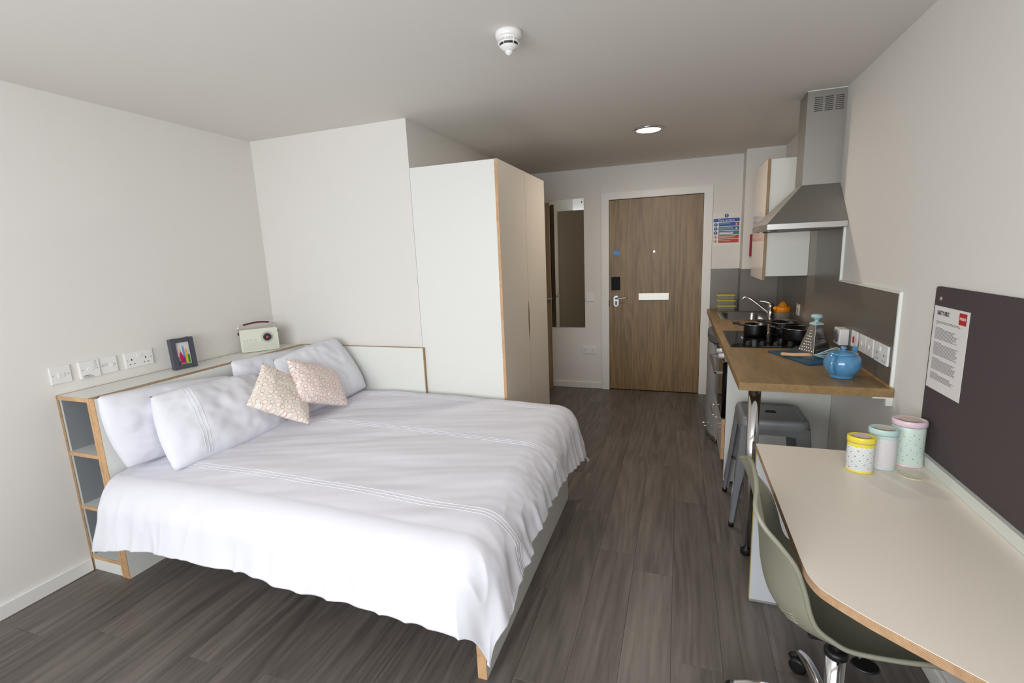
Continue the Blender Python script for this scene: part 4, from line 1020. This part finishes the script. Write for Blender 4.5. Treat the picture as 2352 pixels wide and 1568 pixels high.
# ------------------------------------------------------------------ cooker hood
hd = thing('cooker_hood', 'stainless steel chimney cooker hood above the hob', 'cooker hood', (.68, 3.45, 1.6))
HX, HY0, HY1, HZ = .472, 3.152, 3.748, 1.606
bm = bmesh.new(); xw = XR-.0005; x0b = HX
lip = [(x0b, HY0), (xw, HY0), (xw, HY1), (x0b, HY1)]; top = [(.676, 3.351), (xw, 3.351), (xw, 3.537), (.676, 3.537)]
v1 = [bm.verts.new((*p, HZ+.034)) for p in lip]; v2 = [bm.verts.new((*p, 1.861)) for p in top]
for i in range(4): bm.faces.new((v1[i], v1[(i+1) % 4], v2[(i+1) % 4], v2[i]))
bm.faces.new(v2); bm.faces.new(v1[::-1]); obj('canopy', bm, STEEL, hd)
bm = bmesh.new(); box(bm, HX, xw, HY0, HY1, HZ, HZ+.034); bevel(bm, .002, 1); obj('canopy_lip', bm, mat('lip_steel', (196, 194, 190), .3, metal=.9), hd)
bobj('filter', (HX+.06, xw-.04, HY0+.04, HY1-.04, HZ-.006, HZ-.0002), FRCAP, hd)
for y in (3.30, 3.60):
    bm = bmesh.new(); lathe(bm, [(.030, -.004), (.030, 0)], (HX+.035, y, HZ), 20); obj('lamp', bm, CHROME, hd)
for y in (3.42, 3.46, 3.50): plane_disc('button', y, HZ+.017, .006, CHROME, hd, lambda u, v, w_: (HX-w_, u, v), .003, 12)
bm = bmesh.new(); box(bm, .676, xw, 3.351, 3.537, 1.861, ZC-.0005); ch = obj('chimney', bm, STEEL, hd)
bm = bmesh.new()
for cx in (.733, .785, .837):
    for r_ in range(8): box(bm, cx-.021, cx+.021, 3.3498, 3.3508, 2.340-.0102*r_-.0035, 2.340-.0102*r_)
obj('vent_slots', bm, DARKS, ch)
bobj('trim_ring', (.673, xw, 3.348, 3.3505, ZC-.004, ZC-.0005), SPLASHT, ch)

# ------------------------------------------------------------------ wall cabinet
wc = thing('wall_cabinet', 'white wall cabinet with wood-edged door behind the cooker hood', 'cabinet', (.73, 4.22, 1.27))
bobj('carcass', (.594, XR-.008, 3.932, 4.53, 1.296, 2.112), WHITE, wc)
GLOSS = mat('cabinet_door_gloss', (214, 200, 188), .12)
dr = bobj('door', (.574, .592, 3.933, 4.53, 1.268, 2.116), GLOSS, wc, label='glossy beige door'); bobj('edge_strip', (.574, .592, 3.930, 3.933, 1.268, 2.116), PLYB, dr)

# ------------------------------------------------------------------ bar stool
st = thing('bar_stool', 'grey metal industrial stool with square seat under the breakfast bar', 'stool', (.50, 2.87, 0))
cx, cy, zs = .497, 2.865, .615
def rsq(bm, hw, r, z, n=6):
    out = []
    for sx, sy, a0 in ((1, 1, 0), (-1, 1, PI/2), (-1, -1, PI), (1, -1, 1.5*PI)):
        for k in range(n+1): a = a0+PI/2*k/n; out.append(bm.verts.new((cx+sx*(hw-r)+r*math.cos(a), cy+sy*(hw-r)+r*math.sin(a), z)))
    return out
bm = bmesh.new()
R = [rsq(bm, .170, .045, zs-.085), rsq(bm, .168, .045, zs-.055), rsq(bm, .166, .045, zs-.03), rsq(bm, .160, .042, zs-.006), rsq(bm, .150, .040, zs), rsq(bm, .136, .035, zs-.001), rsq(bm, .128, .03, zs-.006)]
for a_, b_2 in zip(R[1:], R[2:]):
    for i in range(len(a_)): fc = bm.faces.new((a_[i], a_[(i+1) % len(a_)], b_2[(i+1) % len(a_)], b_2[i])); fc.smooth = True
for v in R[0]: bm.verts.remove(v)
bm.faces.new(R[-1]); obj('seat', bm, STOOL, st)
bobj('handle_slot', (cx-.026, cx+.026, cy-.022, cy+.022, zs-.0058, zs-.005), DARKS, st, label='dark hand hole in the seat')
for sx in (-1, 1):
    for sy in (-1, 1):
        bm = bmesh.new(); T0 = Vector((cx+sx*.150, cy+sy*.150, zs-.045)); B0 = Vector((cx+sx*.197, cy+sy*.205, .02))
        sec = []
        for s in range(9):
            q = s/8; p = T0.lerp(B0, q); wv = .060*(1-q)+.022*q
            if q > .55: wv = .033*(1-(q-.55)/.45)+.020*(q-.55)/.45
            ax, ay = Vector((-sx, 0, 0)), Vector((0, -sy, 0)); o_ = Vector((sx*.012, sy*.012, 0))
            sec.append([bm.verts.new(v) for v in (p+o_+ax*wv, p+o_+ax*.004, p+o_+ay*.004, p+o_+ay*wv, p+ay*wv+Vector((-sx*.004, 0, 0)), p, p+ax*wv+Vector((0, -sy*.004, 0)))])
        for a_, b_2 in zip(sec, sec[1:]):
            for i in range(7): fc = bm.faces.new((a_[i], a_[(i+1) % 7], b_2[(i+1) % 7], b_2[i]))
        bm.faces.new(sec[0]); bm.faces.new(sec[-1][::-1])
        lgo = obj('leg', bm, STOOL, st)
        bm = bmesh.new(); tube(bm, [T0.lerp(B0, .55)+Vector((sx*.0135, -sy*.008, 0)), T0.lerp(B0, .86)+Vector((sx*.0135, -sy*.006, 0))], .004, 8); obj('pressed_rib', bm, STOOL, lgo)
        bm = bmesh.new(); lathe(bm, [(.014, 0), (.015, .02), (.013, .028)], (B0.x, B0.y, 0), 14); obj('rubber_foot', bm, BLACKP, lgo)
for a_, b_2 in (((-1, -1), (1, 1)), ((-1, 1), (1, -1))):
    bm = bmesh.new(); q = .62; pA = Vector((cx+a_[0]*.178, cy+a_[1]*.184, .245)); pB = Vector((cx+b_2[0]*.178, cy+b_2[1]*.184, .245+(0 if a_[1] < 0 else .008)))
    tube(bm, [pA, pB], .007, 8); obj('cross_brace', bm, STOOL, st)
for sx, sy, n_ in ((0, -1, 'a'), (0, 1, 'b'), (-1, 0, 'c'), (1, 0, 'd')):
    bm = bmesh.new(); p = [Vector((cx+sx*.163+(-.15*abs(sy)), cy+sy*.163+(-.15*abs(sx)), 0)), Vector((cx+sx*.163+(.15*abs(sy)), cy+sy*.163+(.15*abs(sx)), 0))]
    lo = []; hi = []
    for s in range(13):
        q = s/12; b0 = p[0].lerp(p[1], q); zz = zs-.085-.035*(abs(2*q-1)**4)
        lo.append(bm.verts.new((b0.x, b0.y, zz))); hi.append(bm.verts.new((b0.x, b0.y, zs-.04)))
    for i in range(12): bm.faces.new((lo[i], lo[i+1], hi[i+1], hi[i]))
    o = obj('apron', bm, STOOL, st); m_ = o.modifiers.new('s', 'SOLIDIFY'); m_.thickness = .003; m_.offset = 0

# ------------------------------------------------------------------ desk
dk = thing('desk', 'white laminate desk with plywood edge along the right wall', 'desk', (.58, 1.4, 0))
ZD = .720; XD = .314
arc = smooth_curve([(XD, 1.30, 0), (XD+.001, 1.262, 0), (.3185, 1.225, 0), (.331, 1.187, 0), (.352, 1.160, 0), (.380, 1.131, 0), (.410, 1.102, 0)], 5)
poly = [(XR-.026, 2.081), (XD, 2.081)]+[(p.x, p.y) for p in arc]+[(.535, 1.000), (XR-.026, .748)]
bm = bmesh.new(); n = len(poly)
lo = [bm.verts.new((x, y, ZD-.0245)) for x, y in poly]; hi = [bm.verts.new((x, y, ZD-.0015)) for x, y in poly]
for i in range(n): bm.faces.new((lo[i], lo[(i+1) % n], hi[(i+1) % n], hi[i]))
bm.faces.new(hi); bm.faces.new(lo[::-1]); obj('plywood_core', bm, PLYL, dk, label='layered plywood edge')
bm = bmesh.new(); prism(bm, poly, ZD-.0015, ZD); obj('top', bm, DESKM, dk)
bm = bmesh.new(); prism(bm, [(x+(.004 if x<.6 else -.004), y+.004) for x, y in poly], ZD-.0262, ZD-.0246); obj('underside', bm, WHITE, dk)
bobj('upstand', (XR-.025, XR-.0005, .70, 2.083, ZD-.026, .757), mat('upstand_white', (212, 216, 208), .4), dk, .0015)
bobj('leg_panel', (XD+.004, XR-.03, 2.062, 2.080, .012, ZD-.0265), mat('leg_panel_grey', (206, 208, 212), .45), dk); bobj('edge_strip', (XD+.002, XD+.004, 2.062, 2.080, .012, ZD-.0265), mat('yellow_edge', (200, 176, 110), .5), dk); bobj('foot_strip', (XD+.004, XR-.03, 2.064, 2.078, 0, .012), PLASTD, dk)
bobj('leg_panel', (.56, XR-.03, .93, .948, 0, ZD-.0265), WHITE, dk)
bm = bmesh.new(); lathe(bm, [(.034, 0), (.040, .001), (.040, .003), (.036, .0035), (.034, .002)], (.776, 1.900, ZD), 40); g = obj('cable_grommet', bm, mat('grommet_cream', (216, 208, 184), .4), dk)

# tins: oval canisters
def tin(c, rx, ry, h, rot, body, lidm, patch, label, dots, scallop=True):
    t = thing('canister', label, 'canister', c, 0, 'patterned tins on the desk')
    bm = bmesh.new(); lathe(bm, [(.96, .0), (1, .003), (1, h-.022), (.985, h-.02)], c, 44, rx, ry, rot); bd = obj('body', bm, body, t)
    bm = bmesh.new(); lathe(bm, [(1.015, .0008), (1.03, .003), (1.03, .007), (1.005, .008)], c, 44, rx, ry, rot, cap=False); obj('base_rim', bm, lidm, t)
    bm = bmesh.new(); lathe(bm, [(1.0, h-.0235), (1.02, h-.022), (1.02, h-.021), (1.0, h-.0205)], c, 44, rx, ry, rot, cap=False); obj('seam', bm, PLASTD, t)
    bm = bmesh.new(); lathe(bm, [(1.03, h-.0205), (1.06, h-.019), (1.06, h-.006), (1.03, h-.001), (.97, h), (.93, h-.002), (.3, h-.0015)], c, 44, rx, ry, rot); ld = obj('lid', bm, lidm, t)
    bm = bmesh.new(); n = 48; ring = []
    for k in range(n):
        q = 2*PI*k/n; r_ = .66+(.05*math.cos(10*q) if scallop else 0); x = rx*r_*math.cos(q); y = ry*r_*math.sin(q)
        ring.append(bm.verts.new((c[0]+x*math.cos(rot)-y*math.sin(rot), c[1]+x*math.sin(rot)+y*math.cos(rot), c[2]+h-.0008)))
    bm.faces.new(ring); obj('lid_patch', bm, patch, ld)
    if scallop:
        bm = bmesh.new(); n = 96; A1 = []; A2 = []
        for k in range(n):
            q = 2*PI*k/n; zz = c[2]+h-.032-.005*abs(math.sin(9*q)); x, y = rx*1.006*math.cos(q), ry*1.006*math.sin(q); X_ = c[0]+x*math.cos(rot)-y*math.sin(rot); Y_ = c[1]+x*math.sin(rot)+y*math.cos(rot)
            A1.append(bm.verts.new((X_, Y_, zz))); A2.append(bm.verts.new((X_, Y_, c[2]+h-.0225)))
        for k in range(n): bm.faces.new((A1[k], A1[(k+1) % n], A2[(k+1) % n], A2[k]))
        obj('scalloped_band', bm, lidm, t)
    for mm_, cnt, sz, sh in dots:
        bm = bmesh.new(); rnd = random.Random(len(label)+cnt)
        for k in range(cnt):
            q = 2*PI*((k*.618) % 1); zz = c[2]+.014+(h-.056)*((k+.5)/cnt); w_ = sz; hh = sz*sh; tilt = rnd.uniform(-.5, .5) if sh < 1 else 0
            vs = []
            for du, dv in ((-w_, -hh), (w_, -hh), (w_, hh), (-w_, hh)):
                uu = q+(du*math.cos(tilt)-dv*math.sin(tilt))/((rx+ry)/2); vv = zz+du*math.sin(tilt)+dv*math.cos(tilt); x, y = rx*1.008*math.cos(uu), ry*1.008*math.sin(uu)
                vs.append(bm.verts.new((c[0]+x*math.cos(rot)-y*math.sin(rot), c[1]+x*math.sin(rot)+y*math.cos(rot), vv)))
            bm.faces.new(vs)
        obj('printed_dots', bm, mm_, bd)['kind'] = 'stuff'
PTEAL = mat('print_teal', (120, 176, 180), .5); PRED = mat('print_red', (190, 50, 80), .5); PGREY = mat('print_grey', (150, 160, 165), .5); PDK = mat('print_dark', (60, 60, 70), .5); PGRN = mat('print_green', (150, 190, 150), .5)
TINM = mat('tin_mint', (206, 222, 212), .3)
tin((.622, 1.905, ZD), .041, .032, .130, -.25, TINW, TINY, PINKP, 'smallest tin, yellow lid and red-dotted body, front of the three', [(PRED, 44, .0016, 1), (PTEAL, 260, .0030, .14)])
tin((.703, 1.955, ZD), .043, .034, .148, -.25, mat('tin_blush', (216, 212, 212), .3), TINB, CREAM, 'middle-sized tin with pale blue lid between the other two', [(PGREY, 200, .0016, .2)])
tin((.795, 2.005, ZD), .049, .040, .170, -.25, TINM, TINP, CREAM, 'largest tin with pink lid and flecked body by the pinboard', [(PDK, 70, .0016, .5), (PGRN, 60, .0016, .5), (PRED, 30, .0014, .5), (YELLOW, 30, .0014, .5)], scallop=False)

# ------------------------------------------------------------------ pinboard and notice
pb = thing('pinboard', 'large dark plum felt pinboard on the right wall above the desk', 'pinboard', (XR, 1.3, .757))
bm = bmesh.new(); y0, y1, z0, z1, r_ = .55, 2.092, .758, 1.358, .012; pts = []
for (yy, zz, a0) in ((y1-r_, z1-r_, 0), (y0+r_, z1-r_, PI/2), (y0+r_, z0+.002, PI), (y1-r_, z0+.002, 1.5*PI)):
    for k in range(5):
        a = a0+PI/2*k/4; rr = r_ if zz > 1 else .002; pts.append((yy+rr*math.cos(a)+(0 if zz > 1 else (r_-.002)*(1 if yy > 1 else -1)), zz+rr*math.sin(a)))
lo = [bm.verts.new((XR-.0005, y, z)) for y, z in pts]; hi = [bm.verts.new((XR-.010, y, z)) for y, z in pts]; n = len(pts)
bm.faces.new(hi); bm.faces.new(lo[::-1]); [bm.faces.new((lo[i], lo[(i+1) % n], hi[(i+1) % n], hi[i])) for i in range(n)]
obj('board', bm, PINM, pb)
PB = lambda u, v, w_: (XR-.010-w_, 2.092-u, v)
for u, v in ((.040, 1.318), (.040, .805), (1.50, 1.318), (1.50, .805)): plane_disc('screw', u, v, .008, CHROME, pb, PB, .004, 16, .005)
nt_ = thing('safety_notice', 'white safety notice sheet pinned on the dark pinboard', 'notice', (XR-.011, 1.98, 1.145))
PNs = lambda u, v, w_: (XR-.0105-w_, 2.084-u, v)
sh = plane_boxes('sheet', [(.0, .222, .998, 1.292)], PAPER, nt_, PNs, .0006)
text('heading', 'SAFETY FIRST', .0215, INKD, nt_, (XR-.0116, 2.084-.022, 1.262), (0, -1, 0), (0, 0, 1), sx=.62)
bm_P = lambda u, v, w_: (XR-.0111-w_, 2.084-u, v)
lg_ = plane_boxes('logo', [(.163, .207, 1.246, 1.284)], RED, nt_, bm_P, .0004)
text('logo_lettering', 'FRESH', .0125, PAPER, lg_, (XR-.0118, 2.084-.185, 1.262), (0, -1, 0), (0, 0, 1), align='CENTER')
lines = []; rnd = random.Random(4); z = 1.240
for blk, cnt in ((3, 3), (10, 10), (11, 11), (10, 10), (6, 6)):
    for k in range(cnt):
        wl = .05 if k == 0 and cnt > 3 else rnd.choice((.14, .15, .155, .12, .145, .03 if cnt == 3 and k == 2 else .13))
        if cnt == 3 and k == 2: wl = .012
        lines.append((.022, .022+wl, z-.0013, z)); z -= .0042
    z -= .010
plane_boxes('printed_text', lines, INK, nt_, bm_P, .0003)

# ------------------------------------------------------------------ office chair
oc = thing('office_chair', 'olive-grey plastic shell swivel chair tucked under the desk', 'chair', (.462, 1.462, 0))
prof = [(.217, .890), (.225, .840), (.236, .770), (.247, .700), (.253, .640), (.258, .580), (.270, .530), (.300, .490), (.345, .467), (.42, .458), (.52, .464), (.60, .472), (.655, .468), (.680, .452)]
rimp = [(.212, .866), (.204, .842), (.222, .808), (.260, .765), (.298, .712), (.322, .645), (.336, .590), (.354, .553), (.388, .528), (.432, .510), (.52, .510), (.60, .514), (.655, .496), (.675, .460)]
hw = [.115, .165, .190, .200, .203, .204, .206, .208, .210, .212, .212, .208, .190, .150]
cen = smooth_curve([(x, 0, z) for x, z in prof], 5); rp = smooth_curve([(x, 0, z) for x, z in rimp], 5); hws = smooth_curve([(w_, 0, 0) for w_ in hw], 5)
ro = [Vector((b_2.x-a_.x, 0, b_2.z-a_.z)) for a_, b_2 in zip(cen, rp)]
bm = bmesh.new(); rows_ = []; NV = 28; yc = 1.462
for p, o_, h_ in zip(cen, ro, hws):
    row = []
    for j in range(NV+1):
        s = 2*j/NV-1; k = abs(s)**2.6
        row.append(bm.verts.new((p.x+o_.x*k, yc+s*h_.x, p.z+o_.z*k)))
    rows_.append(row)
for a_, b_2 in zip(rows_, rows_[1:]):
    for j in range(NV): fc = bm.faces.new((a_[j], a_[j+1], b_2[j+1], b_2[j])); fc.smooth = True
shell_pts = [[v.co.copy() for v in r] for r in rows_]
sh_ = obj('shell', bm, SHELLM, oc); md = sh_.modifiers.new('s', 'SOLIDIFY'); md.thickness = .008; md.offset = 0
md = sh_.modifiers.new('b', 'BEVEL'); md.width = .003; md.segments = 2; md.limit_method = 'ANGLE'
# rolled rim
bm = bmesh.new(); edge = [r[0].co.copy() if False else None for r in []]
pts1 = []; pts2 = []
for p, o_, h_ in zip(cen, ro, hws):
    pts1.append(Vector((p.x+o_.x, yc-h_.x, p.z+o_.z))); pts2.append(Vector((p.x+o_.x, yc+h_.x, p.z+o_.z)))
topc = [Vector((cen[0].x+ro[0].x*abs(s)**2.6, yc+s*hws[0].x, cen[0].z+ro[0].z*abs(s)**2.6)) for s in [k/10-1 for k in range(1, 20)]]
tube(bm, pts1[::-1]+topc+pts2, .0065, 10); obj('rolled_rim', bm, SHELLM, sh_)
for k in range(4):
    bm = bmesh.new(); tube(bm, [shell_pts[31+k][j_]+Vector((-.0035, -.002, -.004)) for j_ in range(3, 8-k//2)], .0024, 8); obj('vent_rib', bm, SHELLM, sh_)
ub = bobj('mechanism', (.37, .56, yc-.08, yc+.08, .415, .452), BLACKP, oc, .008)
bm = bmesh.new(); tube(bm, [(.46, yc-.05, .435), (.485, yc-.125, .422)], .007, 8); lathe(bm, [(.030, -.004), (.034, 0), (.030, .004)], (.488, yc-.140, .418), 20, 1, .8); obj('lever', bm, BLACKP, ub)
cc = (.465, yc, 0)
bm = bmesh.new(); lathe(bm, [(.014, .27), (.014, .42)], cc, 20); obj('piston', bm, BLACKP, oc)
bm = bmesh.new(); lathe(bm, [(.031, .318), (.032, .330), (.028, .338), (.016, .338)], cc, 24); obj('collar', bm, BLACKP, oc)
bm = bmesh.new(); lathe(bm, [(.034, .10), (.026, .14), (.026, .318)], cc, 28); obj('column', bm, CHROME, oc)
bm = bmesh.new(); lathe(bm, [(.036, .075), (.042, .085), (.042, .125), (.034, .135)], cc, 28); obj('hub', bm, CHROME, oc)
for k in range(5):
    a = math.radians(166-71*k); dv = Vector((math.cos(a), math.sin(a), 0)); C1 = Vector(cc)
    bm = bmesh.new(); pts = smooth_curve([C1+dv*.03+up*.105, C1+dv*.10+up*.112, C1+dv*.19+up*.104, C1+dv*.255+up*.078, C1+dv*.272+up*.064], 5)
    rs = [.020-.006*i/(len(pts)-1) for i in range(len(pts))]; tube(bm, pts, rs, 14); ar = obj('leg', bm, CHROME, oc)
    wc_ = C1+dv*.272+up*.028; sa = a+(-.9, 1.0, .4, .2, 1.2)[k]; sv = Vector((-math.sin(sa), math.cos(sa), 0)); dv2 = Vector((math.cos(sa), math.sin(sa), 0))
    bm = bmesh.new()
    for s_ in (-1, 1): tube(bm, [wc_+sv*.008*s_, wc_+sv*.010*s_, wc_+sv*.024*s_, wc_+sv*.027*s_], [.020, .028, .028, .020], 22)
    tube(bm, [wc_+up*.012, wc_+up*.042], .008, 8)
    hood = [wc_+dv2*(.030*math.cos(q))+up*(.030*math.sin(q)) for q in [PI*(.15+.7*i/8) for i in range(9)]]
    tube(bm, hood, .012, 8); obj('castor', bm, BLACKP, ar)
